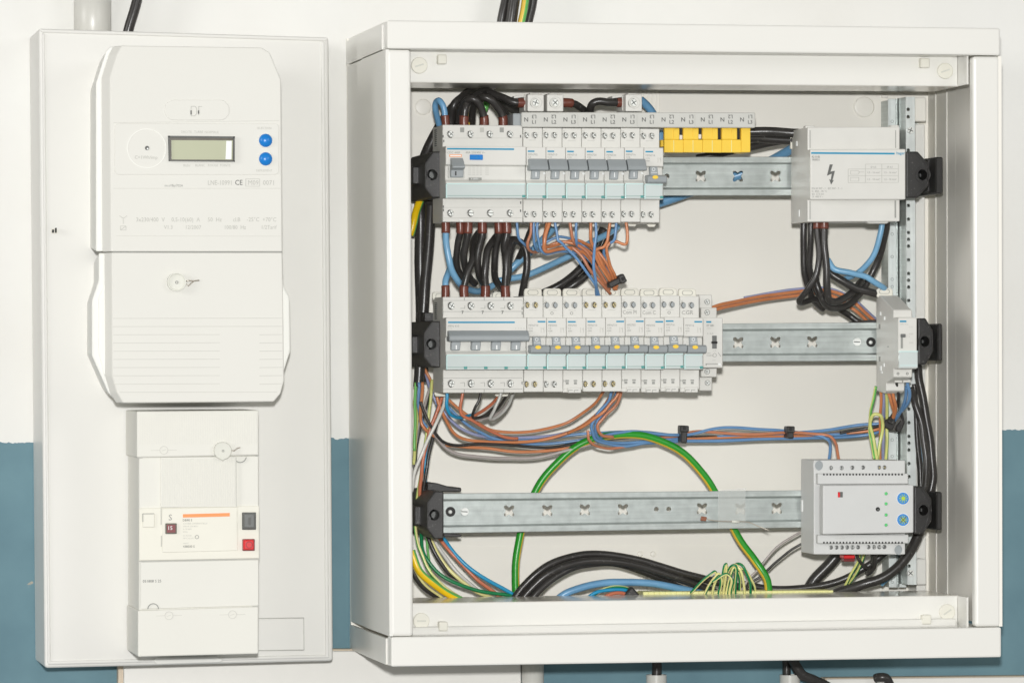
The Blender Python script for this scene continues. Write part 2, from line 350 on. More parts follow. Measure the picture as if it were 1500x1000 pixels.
g = G(); g.poly([(1425, 82.6), (1464.8, 82.8), (1466.6, 917.3), (1428.5, 917.6)], DF-.0006, DF-.012, .0028, 0, 3); obj('front_post', g, 'paint', cab)
# recessed bands at top and bottom with their glossy turned-in lips
DB = .182
def endwall(g, y0, y1):
    a, b = P(1403, y0, DB), P(1403, y1, DB); d1 = DF-.0135
    g.world([Vector((a.x, -d1, a.z)), Vector((a.x+.0016, -d1, a.z)), Vector((a.x+.0016, -d1, b.z)), Vector((a.x, -d1, b.z))], [Vector((a.x, -DB, a.z)), Vector((a.x+.0016, -DB, a.z)), Vector((a.x+.0016, -DB, b.z)), Vector((a.x, -DB, b.z))])
g = G(); g.poly([(588, 68), (1403, 78), (1403, 126.5), (588, 120.5)], DB, DB-.002, .0005)
g.poly([(588, 71), (1403, 80), (1403, 83), (588, 75)], DB+.012, DB-.001, .002, 0, 2)       # rolled joint under the cap
endwall(g, 78, 126.5)
ub = obj('upper_band', g, 'paint', cab)
a, b = P(588, 121, DB), P(1404, 127, DB)
def lip(a, b, d0, d1, up):
    g = G(); h = .0022*up
    g.world([Vector((a.x, -d1, a.z)), Vector((b.x, -d1, b.z)), Vector((b.x, -d1, b.z+h)), Vector((a.x, -d1, a.z+h))],
            [Vector((a.x, -d0, a.z)), Vector((b.x, -d0, b.z)), Vector((b.x, -d0, b.z+h)), Vector((a.x, -d0, a.z+h))], .0004)
    return g
obj('lip', lip(a, b, .106, DB-.0004, 1), 'gloss', ub)
g = G(); g.poly([(588, 883.7), (1403, 872), (1403, 922), (588, 936)], DB, DB-.002, .0005)
g.poly([(588, 918), (1403, 905), (1403, 920), (588, 934)], DB+.006, DB-.001, .003, 0, 2)
endwall(g, 872, 920)
lb = obj('lower_band', g, 'paint', cab)
a, b = P(588, 883.2, DB), P(1404, 871.6, DB)
obj('lip', lip(a, b, .096, DB-.0004, -1), 'gloss', lb)
for (x, y, an) in ((614.5, 96, .3), (1385, 104, .35), (617.5, 909, 0), (1388, 896, .6)):
    g = G(); g.cyl(x, y, 12.3, DB+.0028, DB+.0001, 30, 0, bev=.0006)
    c, s_ = math.cos(an)*6.5, math.sin(an)*6.5
    s0 = obj('cover_screw', g, 'cream', cab); g2 = G(); g2.line(x-c, y+s_, x+c, y-s_, 2.4, DB+.0028, .0002); obj('slot', g2, 'seal', s0)
for x, y in ((648, 87), (1355.5, 92.5), (649.5, 917), (1358, 907)):
    g = G(); g.box(x-6.5, y-7, x+6.5, y+7, DB+.0075, DB+.0001, .0008); obj('clip', g, 'cream', cab)
# embossing on the back plate
for x, y, r in ((1266, 157, 17), (620, 157, 13), (938, 811, 4.5), (957, 811, 4.5)):
    g = G(); g.ring(x, y, r, r*.93, BK+.0009, BK-.001); g.dome(x, y, r*.9, BK+.0002, .0007); obj('knockout', g, 'inner', cab)
for y0, y1, th in ((800, 797.5, 1.2), (201.5, 200.5, 1.0)):
    g = G(); g.poly([(600, y0), (1352, y1), (1352, y1+th), (600, y0+th)], BK+.0006, BK-.002); obj('embossed_ridge', g, 'inner', cab)
for x in (937, 942.5, 948.5, 955, 961, 966):
    for ya, yb in ((826, 872), (118, 170)):
        g = G(); g.poly([(x, ya), (x+1, ya), (x+1, yb), (x, yb)], BK+.001, BK-.002); obj('embossed_ridge', g, 'inner', cab)
for i in range(7):
    g = G(); g.box(1292, 139+i*8.5, 1301, 144+i*8.5, BK+.003, BK-.002, .0008); obj('embossed_tooth', g, 'inner', cab)
# white uprights beside the posts
g = G(); g.box(1341.5, 182, 1355.5, 870, .034, BK+.0002, .0006); obj('upright', g, 'paint', cab)
g = G(); g.box(1340, 143, 1357, 178, .05, BK+.0003, .0008); obj('upright', g, 'inner', cab)
g = G(); g.box(1343, 818, 1357, 856, .05, .0345, .0008); obj('upright', g, 'paint', cab)

# perforated mounting posts
def post_holes(ys, x, r, d):
    c = G()
    for y in ys: c.cyl(x+(y-500)*.002, y, r*1.15, d+.006, d-.006, 12)
    return c
pa = thing('mounting_post', 'bright zinc channel post at right inside the cabinet, left of the dotted post', 'mounting post', P(1313, 862, .03), 'zinc posts standing inside the cabinet')
g = G(); g.poly([(1301, 145), (1312, 145), (1313.5, 860), (1302.5, 860)], .062, .060, .0004); obj('flange', g, 'zinc2', pa)
for y in (178, 343, 376, 409, 420, 644, 668, 700, 852):
    s_ = G(); s_.ring(1307, y, 2.6, 1.6, .0625, .061, 10); obj('punched_hole', s_, 'zinc', pa)
g = G(); g.poly([(1316, 145), (1326, 145), (1327.5, 860), (1317.5, 860)], .052, .050, .0004); obj('flange', g, 'zinc2', pa)
g = G(); g.poly([(1311, 145), (1314.5, 145), (1316, 860), (1312.5, 860)], .058, .012); g.poly([(1314, 146), (1328, 146), (1329, 859), (1315, 859)], .012, .0065); obj('web', g, 'zinc', pa)
pb = thing('mounting_post', 'zinc perforated post with a column of round holes at right inside the cabinet', 'mounting post', P(1334, 862, .03), 'zinc posts standing inside the cabinet')
g = G(); g.poly([(1327, 142), (1340, 142), (1342.5, 856), (1329.5, 856)], .085, .083)
ys = [160, 171, 220, 301, 321, 340.5, 350.5, 360.5, 380.5, 400.5, 410.5, 420.5, 440, 460, 480, 599, 619, 639, 649, 659, 679, 698, 718, 829]
me = cut(g, post_holes(ys, 1333.4, 2.5, .084), ORG[pb], ['zinc2'], 'face_strip'); obj('face_strip', me, [], pb)
g = G(); g.poly([(1327, 142), (1328.2, 142), (1330.7, 856), (1329.5, 856)], .0828, .0065); g.poly([(1329, 143), (1344, 143), (1345.5, 855), (1331, 855)], .02, .0065); obj('web', g, 'zinc', pb)
for y in (191, 839):
    screw(pb, 1334.5, y, 5.4, .0875, 'screw', 0, name='screw')

# ================================================================ LEFT PANEL
pn = thing('meter_board', 'tall white plastic meter board with a raised rim, left of the cabinet', 'meter board', P(275, 972, 0))
pl, pr = .095, .076
def pd(x): return pl+(pr-pl)*(x-60)/425
def pp(x, y, e=0): return (x, y, pd(x)+e)
g = G(); g.poly([pp(56.5, 42), pp(481.5, 55), pp(488, 967.5), pp(65.5, 978)], 0, 0.0004, .0028, 0, 3); obj('board', g, 'panel', pn)
g = G()
for q in ([(57, 42.6), (481, 55.6), (479, 60.5), (61.5, 48)], [(61.5, 48), (66, 49), (74.5, 972), (70, 973)], [(470.5, 61), (476, 61), (482.5, 962), (477, 962)], [(70.5, 968), (482.5, 958), (482.8, 963), (70.5, 973)]):
    g.poly([pp(x, y, .0018) for x, y in q], 0, .06, .0012, 0, 2)
obj('rim', g, 'panel', pn)
g = G(); g.line(*(379, 905), *(445, 904), 1, .0875, .0004); g.line(445, 904, 445.5, 951, 1, .0865, .0004); g.line(379, 952, 445.5, 951, 1, .0875, .0004)
obj('embossed_frame', g, 'inkpale', pn)
g = G(); g.poly([pp(224, 967, .0042), pp(232, 962, .0042), pp(318, 960, .0042), pp(328, 966, .0042), pp(322, 970, .0042), pp(230, 973, .0042)], 0, .07, .0008); obj('lip_tab', g, 'panel', pn)
lt = G(); lt.poly([pp(75, 335, .0012), pp(84, 335, .0012), pp(84, 342, .0012), pp(75, 342, .0012)], 0, .09, .0004)
l0 = obj('latch', lt, 'cream', pn); lt = G(); lt.poly([pp(76, 336.5, .0015), pp(78.5, 336.5, .0015), pp(78.5, 341, .0015), pp(76, 341, .0015)], 0, .1); lt.poly([pp(80.5, 334, .0015), pp(82.5, 334, .0015), pp(82.5, 341, .0015), pp(80.5, 341, .0015)], 0, .1); obj('latch_slot', lt, 'hole', l0)

# ---------------------------------------------------------------- electricity meter
MD = .200
mt = thing('electricity_meter', 'large white electricity meter with small display and two blue buttons', 'meter', P(280, 590, .1))
def frustum(front, back, df, db, bev=.001):
    g = G(); g.world([P(x, y, df) for x, y in front], [P(x, y, db) for x, y in back], bev, 0, False, 2); return g
up_f = [(179, 67), (383, 70), (395, 77), (411.5, 117), (413.5, 368.6), (163, 368.6), (161.5, 114), (172, 80)]
def grow(pts, cx, cy, e):      # outward offset of a convex outline, in px
    n = len(pts); out = []
    for i in range(n):
        a, b, c = Vector((*pts[i-1], 0)), Vector((*pts[i], 0)), Vector((*pts[(i+1) % n], 0))
        u, v = (b-a).normalized(), (c-b).normalized(); n1, n2 = Vector((u.y, -u.x, 0)), Vector((v.y, -v.x, 0))
        m = (n1+n2).normalized(); k = e/max(.5, m.dot(n1)); out.append((b.x+m.x*k, b.y+m.y*k))
    return out
def at_depth(pts, d0, d1):     # the same outline pushed straight back: new pixels at depth d1
    k = (3.85-(d0-.115))/(3.85-(d1-.115))
    return [(-514+(x+514)*k, 524+(y-524)*k) for x, y in pts]
g = frustum(up_f, at_depth([(x-12 if x < 200 else x+1, y) for x, y in up_f], MD, MD-.009), MD, MD-.009); obj('upper_cover', g, 'meter', mt)
bs = [(164, 67), (386, 70), (398, 77), (412, 116), (414, 368), (142, 368), (142, 121), (157, 74)]
g = frustum(at_depth(bs, MD, MD-.0095), at_depth(grow(bs, 0, 0, -9), MD, .09), MD-.0095, .09, .0016); obj('upper_flank', g, 'flank', mt)
lo_f = [(164, 369.8), (413.5, 369.8), (415, 466), (416, 558), (411, 576), (401, 588), (181, 590), (172, 575), (165, 551)]
g = frustum(lo_f, at_depth([(x-10 if x < 200 else x+1, y) for x, y in lo_f], MD, MD-.009), MD, MD-.009); tcv = obj('terminal_cover', g, 'meter', mt)
lb_ = [(146, 369.8), (415, 369.8), (418, 418), (427, 436), (428, 514), (418, 545), (410, 576), (399, 589), (177, 591), (160, 575), (136, 521), (136, 440), (146, 410)]
g = frustum(at_depth(lb_, MD, MD-.0095), at_depth(grow(lb_, 0, 0, -10), MD, .09), MD-.0095, .09, .0016); obj('lower_flank', g, 'flank', mt)
# finger recess frame at the left and the slim grip at the right
g = G(); q0 = [(144, 437), (154, 413), (155, 416), (155, 548), (153, 553), (144, 516)]
g.world([P(x, y, MD-.0089) for x, y in q0], [P(x, y, MD-.012) for x, y in q0], .0006); obj('finger_grip', g, 'flank', mt)
g = G(); g.poly([(148, 437), (149.3, 437), (149.3, 520), (148, 520)], MD-.0083, MD-.0095); obj('grip_ridge', g, 'flank', mt)
for i, y in enumerate((466, 478, 490, 502, 514, 526, 538, 550, 562, 574)):
    spans = [(165.5, 414)] if i < 2 else [(175, 406)] if i == 9 else [(166, 322), (380, 414)]
    for x0, x1 in spans:
        g = G(); g.line(x0, y+.2, x1, y-.2, 1.1, MD, .0003); obj('cover_ridge', g, 'groove', tcv)
g = G(); g.line(164.5, 369.3, 413, 368.9, 1, MD-.001, .0004); obj('joint', g, 'ink', mt)
g = G(); g.line(166, 180, 409, 177, .8, MD, .0003); g.line(166, 276, 411, 276, .7, MD, .0003); g.line(170, 345.5, 411, 346, .6, MD, .0003); obj('moulded_line', g, 'groove', mt)
# rounded face plate and disc
def rrect(x0, y0, x1, y1, r, n=4):
    out = []
    for cx, cy, a0 in ((x0+r, y0+r, math.pi), (x1-r, y0+r, 1.5*math.pi), (x1-r, y1-r, 0), (x0+r, y1-r, .5*math.pi)):
        for k in range(n+1):
            a = a0+k/n*math.pi/2; out.append((cx+r*math.cos(a), cy+r*math.sin(a)))
    return out
g = G(); g.poly(rrect(168, 181, 408.5, 256, 6), MD+.0007, MD-.001, .0003); fp = obj('face_plate', g, 'meter', mt)
g = G(); g.ring(215, 217.5, 29, 28, MD+.0012, MD, 40); obj('disc_outline', g, 'flank', fp)
g = G(); g.poly(rrect(241, 146.5, 336, 176.5, 14, 6), MD+.0006, MD-.001, .0004); lz = obj('logo_window', g, 'meter', mt)
g = G()
for q in ((280, 156, 280, 170), (280, 156, 286, 156), (286, 156, 288, 159), (288, 159, 288, 167), (288, 167, 285, 170), (285, 170, 280, 170), (291, 156, 291, 169), (291, 156, 296, 156.5)):
    g.line(*q, .9, MD+.0006, .0004)
obj('lettering', g, 'inkpale', lz); g = G(); g.line(280, 162, 280, 168, 1.8, MD+.0007, .0004); g.line(291, 162, 291, 167, 1.8, MD+.0007, .0004); obj('lettering', g, 'inkdark', lz)
g = G(); g.cyl(215.5, 217, 3.2, MD+.0012, MD, 14); se = obj('pulse_lamp', g, 'inkdark', fp); g = G(); g.cyl(216.3, 218, 1.3, MD+.0016, MD, 10); obj('lamp_lens', g, 'white', se)
# display in its bezel
DD = MD+.0008
g = G(); g.poly([(246.5, 199), (344, 200), (344, 237), (247.5, 236)], DD+.0005, MD-.001)
lf = obj('display_bezel', g, 'lcdframe', fp)
g = G(); g.poly([(246.5, 199), (344, 200), (343, 202.5), (247.5, 201.5)], DD+.003, MD); g.poly([(246.5, 199), (248.5, 199), (249.5, 236), (247.5, 236)], DD+.003, MD); g.poly([(342, 200), (344, 200), (344, 237), (342, 237)], DD+.003, MD); g.poly([(247.5, 234.6), (344, 235.6), (344, 237), (247.5, 236)], DD+.003, MD)
obj('bezel_edge', g, 'inkdark', lf)
g = G(); g.poly([(251, 205.5), (341, 206), (340.5, 234.2), (251.5, 233.8)], DD+.0012, MD); sc = obj('display', g, 'lcd', lf)
g = G(); g.poly([(331.5, 206.5), (339.5, 206.5), (339, 233.5), (330.5, 233.5)], DD+.0015, MD); obj('display_edge', g, 'white', sc)
for y in (206, 233):
    g = G(); g.ring(389, y, 11.2, 9.8, MD+.0016, MD); b0 = obj('button_collar', g, 'meter', fp)
    g = G(); g.dome(389, y, 10.2, MD+.0008, .004); obj('button', g, 'blue', fp)
for s_, x, y, h, m_, al in (('SELECTION', 387, 189.5, 3.2, 'inkpale', 'CENTER'), ('DEFILEMENT', 387, 251.5, 3.2, 'inkpale', 'CENTER'), ('DROITE', 273, 195, 3.4, 'inkpale', 'CENTER'), ('TURBE', 291, 195, 3.4, 'inkpale', 'CENTER'), ('NORMALE', 310, 195.3, 3.4, 'inkpale', 'CENTER'),
    ('BLEU', 273.5, 244, 3.4, 'inkpale', 'CENTER'), ('BLANC', 293, 244, 3.4, 'inkpale', 'CENTER'), ('ROUGE', 312, 244, 3.4, 'inkpale', 'CENTER'), ('POINTE', 330, 244, 3.4, 'inkpale', 'CENTER'),
    ('C=1Wh/imp', 214, 233, 5, 'inkpale', 'CENTER')):
    text(fp, s_, x, y, h, MD+.0007, m_, al, sx=.92)
for s_, x, y, h, m_, al in (('LNE-10991', 304, 271, 7, 'inkpale', 'LEFT'), ('CE', 344, 271, 7.4, 'inkdark', 'LEFT'), ('M09', 371, 271, 7, 'inkpale', 'CENTER'), ('0071', 385, 271, 7, 'inkpale', 'LEFT'), ('nn.eVBp/702A', 241, 273.5, 3.6, 'ink', 'LEFT'),
    ('3x230/400  V', 199, 324.5, 6, 'inkpale', 'LEFT'), ('0,5-10(60)  A', 251, 324.5, 6, 'inkpale', 'LEFT'), ('50  Hz', 304, 324.5, 6, 'inkpale', 'LEFT'), ('cl.B', 341, 324.5, 6, 'inkpale', 'LEFT'), ('-25\u00b0C  +70\u00b0C', 405, 324.5, 6, 'inkpale', 'RIGHT'),
    ('V1.3', 240, 335.5, 5.6, 'inkpale', 'LEFT'), ('12/2007', 271, 335.5, 5.6, 'inkpale', 'LEFT'), ('100/80  Hz', 328, 335.5, 5.6, 'inkpale', 'LEFT'), ('1/2Tarif', 405, 335.5, 5.6, 'inkpale', 'RIGHT')):
    text(mt, s_, x, y, h, MD, m_, al, sx=.8 if s_[0] == 'L' else .9)
g = G()
for q in ((360, 262, 380, 262), (380, 262, 380, 273), (380, 273, 360, 273), (360, 273, 360, 262), (175, 316, 180.5, 320), (186, 316, 180.5, 320), (180.5, 320, 180.5, 328), (176.5, 331, 184.5, 331), (184.5, 331, 184.5, 337), (184.5, 337, 176.5, 337), (176.5, 337, 176.5, 331), (176.5, 337, 184.5, 331)): g.line(*q, .6, MD, .0004)
obj('symbol', g, 'inkpale', mt)
sl = thing('seal', 'round clear plastic seal with twisted wire on the meter terminal cover', 'seal', P(259, 413, MD), 'clear round lead seals')
g = G(); g.ring(259, 413, 13.6, 12.2, MD+.006, MD+.0005, 32); g.cyl(259, 413, 12.4, MD+.0042, MD+.0005, 32, bev=.0004); dsk = obj('disc', g, 'seal', sl)
g = G(); g.ring(259, 413.5, 2.4, 1.4, MD+.005, MD+.004, 12); obj('hub', g, 'ink', dsk)
g = G(); g.tube([P(272, 412, MD+.003), P(277, 411, MD+.003), P(283, 411.5, MD+.002), P(292, 410.5, MD+.001)], .0006, 6); g.tube([P(273, 416, MD+.003), P(276, 419, MD+.002), P(281, 414, MD+.002), P(285, 411, MD+.001)], .0005, 6); obj('wire', g, 'wirem', sl)

# ---------------------------------------------------------------- main breaker under the meter
BD = .180
br = thing('main_circuit_breaker', 'tall white supply breaker with red and grey buttons and an orange bar', 'circuit breaker', P(290, 960, .1))
def at1(x, y, d0, d1): return at_depth([(x, y)], d0, d1)[0]
g = G(); g.poly([(203.5, 668.5), (379, 667), (379, 893), (203.5, 894)], BD-.003, .092, .0008); obj('body', g, 'rccb', br)
g = G(); g.poly([(200.5, 602), (379, 600.5), (379, 666.5), (200.5, 670)], BD, .092, .0012, 0, 2); uc = obj('upper_terminal_cover', g, 'rccb', br)
g = G(); g.poly([(202, 893.6), (379, 888), (378.5, 957), (202, 961.5)], BD, .092, .0012, 0, 2); lc = obj('lower_terminal_cover', g, 'rccb', br)
# fine vertical reeding on the upper cover and centre block
for x0, x1, y0, y1, pr_, dd in ((205, 377, 606, 650, uc, BD), (238, 345, 671, 740, br, BD-.0005)):
    g = G(); x = x0
    while x < x1: g.line(x, y0, x+.2, y1, .7, dd, .00035); x += 3.4
    obj('reeding', g, 'meter', pr_)
g = G(); g.poly([(235.5, 669.5), (346.5, 668.5), (346.5, 742), (235.5, 743)], BD-.0007, BD-.004, .0004); obj('centre_block', g, 'rccb', br)
g = G(); g.poly([(203.7, 744), (380, 740.5), (380, 817.5), (203.7, 821)], BD-.0012, BD-.004, .0006); fr_ = obj('control_strip', g, 'cream', br)
g = G(); g.poly([(237, 744.5), (347.5, 742), (348, 806), (237.5, 809)], BD-.0004, BD-.003, .0004); lp = obj('rating_plate', g, 'cream', br)
g = G(); g.poly([(205.5, 822.5), (379, 819), (379, 887), (205.5, 892)], BD-.0016, BD-.004, .0006); obj('lower_block', g, 'rccb', br)
g = G(); g.line(204, 821.6, 379.5, 818.3, 1, BD-.0026, .0012); g.line(236, 744, 236, 768, 1, BD-.001, .0006); g.line(236.3, 784, 236.5, 800, 1, BD-.001, .0006); g.line(345.8, 670, 346.2, 742, .8, BD-.0006, .0004); g.line(204, 670.5, 209, 670.2, 1, BD-.0028, .0006); g.line(374, 667.6, 379, 667.3, 1, BD-.0028, .0006); g.line(370, 888, 378.5, 887.6, 1, BD-.0016, .0006)
obj('joint', g, 'inkpale', br)
g = G(); g.poly([(268, 752.6), (336.5, 750.8), (336.5, 755.8), (268, 757.6)], BD, BD-.002); obj('stripe', g, 'orange', lp)
text(lp, 'S', 249.5, 761.5, 8.5, BD-.0004, 'ink', 'CENTER')
for s_, x, y, h, m_ in (('DB90 S', 267.5, 763, 3.2, 'inkdark'), ('COURBE DIFFERENTIELLE', 268, 767.5, 2.2, 'inkpale'), ('500mA 230/400V', 268, 771.5, 2.2, 'inkpale'), ('In 30-60A', 268, 775.5, 2.2, 'inkpale'), ('50Hz', 268, 779.5, 2.2, 'inkpale'), ('Icn 4,5 kA', 268, 785, 2.2, 'inkpale'), ('NF C 62-411', 268, 789, 2.2, 'inkpale'), ('retard', 268, 796, 2.2, 'inkpale'), ('438500 S', 268, 801.5, 3.2, 'inkdark')):
    text(lp, s_, x, y, h, BD-.0004, m_)
g = G(); g.ring(288.5, 786, 3, 2.2, BD-.0001, BD-.002, 14); obj('symbol', g, 'ink', lp)
text(br, '051808 S 25', 209, 852.5, 3.8, BD-.0016, 'inkdark')
g = G(); g.box(242.5, 766, 259, 781.5, BD+.0014, BD-.003, .0004); rw = obj('rating_window_frame', g, 'lcdframe', lp); g = G(); g.box(244.5, 768, 257, 779.5, BD+.0018, BD-.003); obj('rating_window', g, 'darkred', rw); text(rw, '15', 245.2, 775.5, 5.4, BD+.0018, 'white')
g = G(); g.box(209, 752, 226.5, 772, BD+.0006, BD-.003, .0005); wb = obj('test_button', g, 'cream', br); g = G(); g.line(209, 752, 226, 751.8, 1, BD+.0006, .0003); g.line(209.2, 752, 209.2, 764, 1, BD+.0006, .0003); obj('button_edge', g, 'ink', wb)
g = G(); g.box(354.8, 750, 375.2, 775.5, BD+.0003, BD-.003, .0004); bb = obj('button_well', g, 'inkdark', br); g = G(); g.box(357, 751.5, 373.8, 773.5, BD+.0045, BD-.002, .0012, 0, 2); b1 = obj('on_button', g, 'btngrey', bb); g = G(); g.box(364, 757.5, 367.4, 768.5, BD+.0048, BD); obj('mark', g, 'inkdark', b1)
g = G(); g.box(355.3, 789, 373.3, 806.3, BD+.0003, BD-.003, .0004); bb = obj('button_well', g, 'darkred', br); g = G(); g.box(356.6, 790, 372.2, 805, BD+.0042, BD-.002, .0012, 0, 2); b1 = obj('off_button', g, 'red', bb); g = G(); g.ring(365, 797.5, 5, 4.2, BD+.0045, BD, 18); obj('mark', g, 'darkred', b1)
for x, y in ((240, 659), (247.5, 901), (340.5, 899.5)):
    g = G(); g.ring(x, y, 6.3, 5.4, BD+.0006, BD-.001, 20); g.line(x-19, y+.5, x-6, y, .7, BD, .0004); g.line(x+6, y, x+19, y-.5, .7, BD, .0004); g.line(x-3, y+1, x+3, y-1, .8, BD, .0004); obj('cover_screw', g, 'groove', uc if y < 800 else lc)
g = G(); k_ = [(352+9*math.cos(a), 668+9*math.sin(a)) for a in [math.pi*(.05+.9*i/8) for i in range(9)]]
for a_, b_ in zip(k_, k_[1:]): g.line(*a_, *b_, 1.2, BD-.0022, .0008)
k_ = [(224.5+8*math.cos(a), 892-8.5*math.sin(a)) for a in [math.pi*(.02+.96*i/8) for i in range(9)]]
for a_, b_ in zip(k_, k_[1:]): g.line(*a_, *b_, 1.2, BD-.0013, .0008)
obj('sealing_notch', g, 'ink', br)
sl = thing('seal', 'clear plastic seal with a drop-shaped tip on the upper cover of the supply breaker', 'seal', P(326, 660, BD), 'clear round lead seals')
g = G(); g.poly([(326.5+13.2*math.cos(a), 660+13.2*math.sin(a)) if abs(a-math.pi/2) > .15 else (326.5, 675.5) for a in [2*math.pi*i/32 for i in range(32)]], BD+.005, BD+.0005, .001); dsk = obj('disc', g, 'seal', sl)
g = G(); g.ring(326.8, 660, 1.8, 1, BD+.0056, BD+.004, 12); obj('hub', g, 'ink', dsk)
g = G(); g.tube([P(338, 659, BD+.003), P(343, 660, BD+.003), P(348, 656, BD+.001), P(352, 655, BD+.001)], .0005, 6); obj('wire', g, 'wirem', sl)

# ================================================================ PIPES AND BOARD ON THE WALL
def vpipe(x, r, y0, y1, d, label, cat='conduit', m='pvc', group=None, name='conduit', open_top=False):
    g = G(); a, b = P(x, y0, d), P(x, y1, d); b.x = a.x
    g.tube([a, b], r*K(d), 28); return obj(name, g, m, None, label, cat, group)
vpipe(135.5, 27.5, -60, 120, .022, 'fat light grey plastic conduit entering the meter board from above')
vpipe(780, 17, 955, 1080, .016, 'pale conduit rising beside the white board under the cabinet')
for x, l in ((961.5, 'short grey conduit with a cable end under the middle of the cabinet'), (1157, 'short grey conduit with a thick cable bending out of it under the cabinet')):
    g = G(); a, b = P(x, 987.5, .03), P(x, 1080, .03); b.x = a.x; r = 15.5*K(.03)
    g.tube([a, b], r, 28, caps=False); ri = r*.82; g.tube([a, b], ri, 28, caps=False)
    bm = bmesh.new()
    o = obj('conduit', g, 'pvc', None, l, 'conduit')
    g = G(); c = P(x, 987.5, .03)
    o1 = [Vector((c.x+r*math.cos(t*math.pi/12), c.y+r*math.sin(t*math.pi/12), c.z)) for t in range(24)]; i1 = [Vector((c.x+ri*math.cos(t*math.pi/12), c.y+ri*math.sin(t*math.pi/12), c.z)) for t in range(24)]
    for k in range(24):
        j = (k+1) % 24; n0 = len(g.V); g.V += [o1[k], o1[j], i1[j], i1[k]]; g.Fc.append([n0, n0+1, n0+2, n0+3]); g.MI.append(0); g.SM.append(False)
    obj('mouth_ring', g, 'pvc', o)
tb = thing('wall_board', 'white flat trunking board on the wall under the meter board and cabinet', 'trunking', P(470, 1040, 0))
g = G(); g.poly([(181, 953), (763, 953), (764, 1080), (182, 1080)], .018, .001, .001, 0, 2); obj('cover', g, 'trunk', tb)
g = G(); g.poly([(173, 950), (757, 950), (757, 957), (181.5, 957), (181.5, 1080), (173, 1080)], .013, .0008, .0006); obj('base_edge', g, 'tan', tb)
ht = thing('cable_trunking', 'white horizontal trunking along the wall at the bottom right corner', 'trunking', P(1360, 1030, 0))
g = G(); g.poly([(1211, 994), (1600, 990), (1600, 1060), (1211, 1060)], .02, .0005, .0012, 0, 2); obj('cover', g, 'trunk', ht)
g = G(); g.poly([(1209, 992.5), (1602, 988.5), (1602, 993), (1209, 997)], .0185, .0005, .0008); obj('edge', g, 'tan', ht)
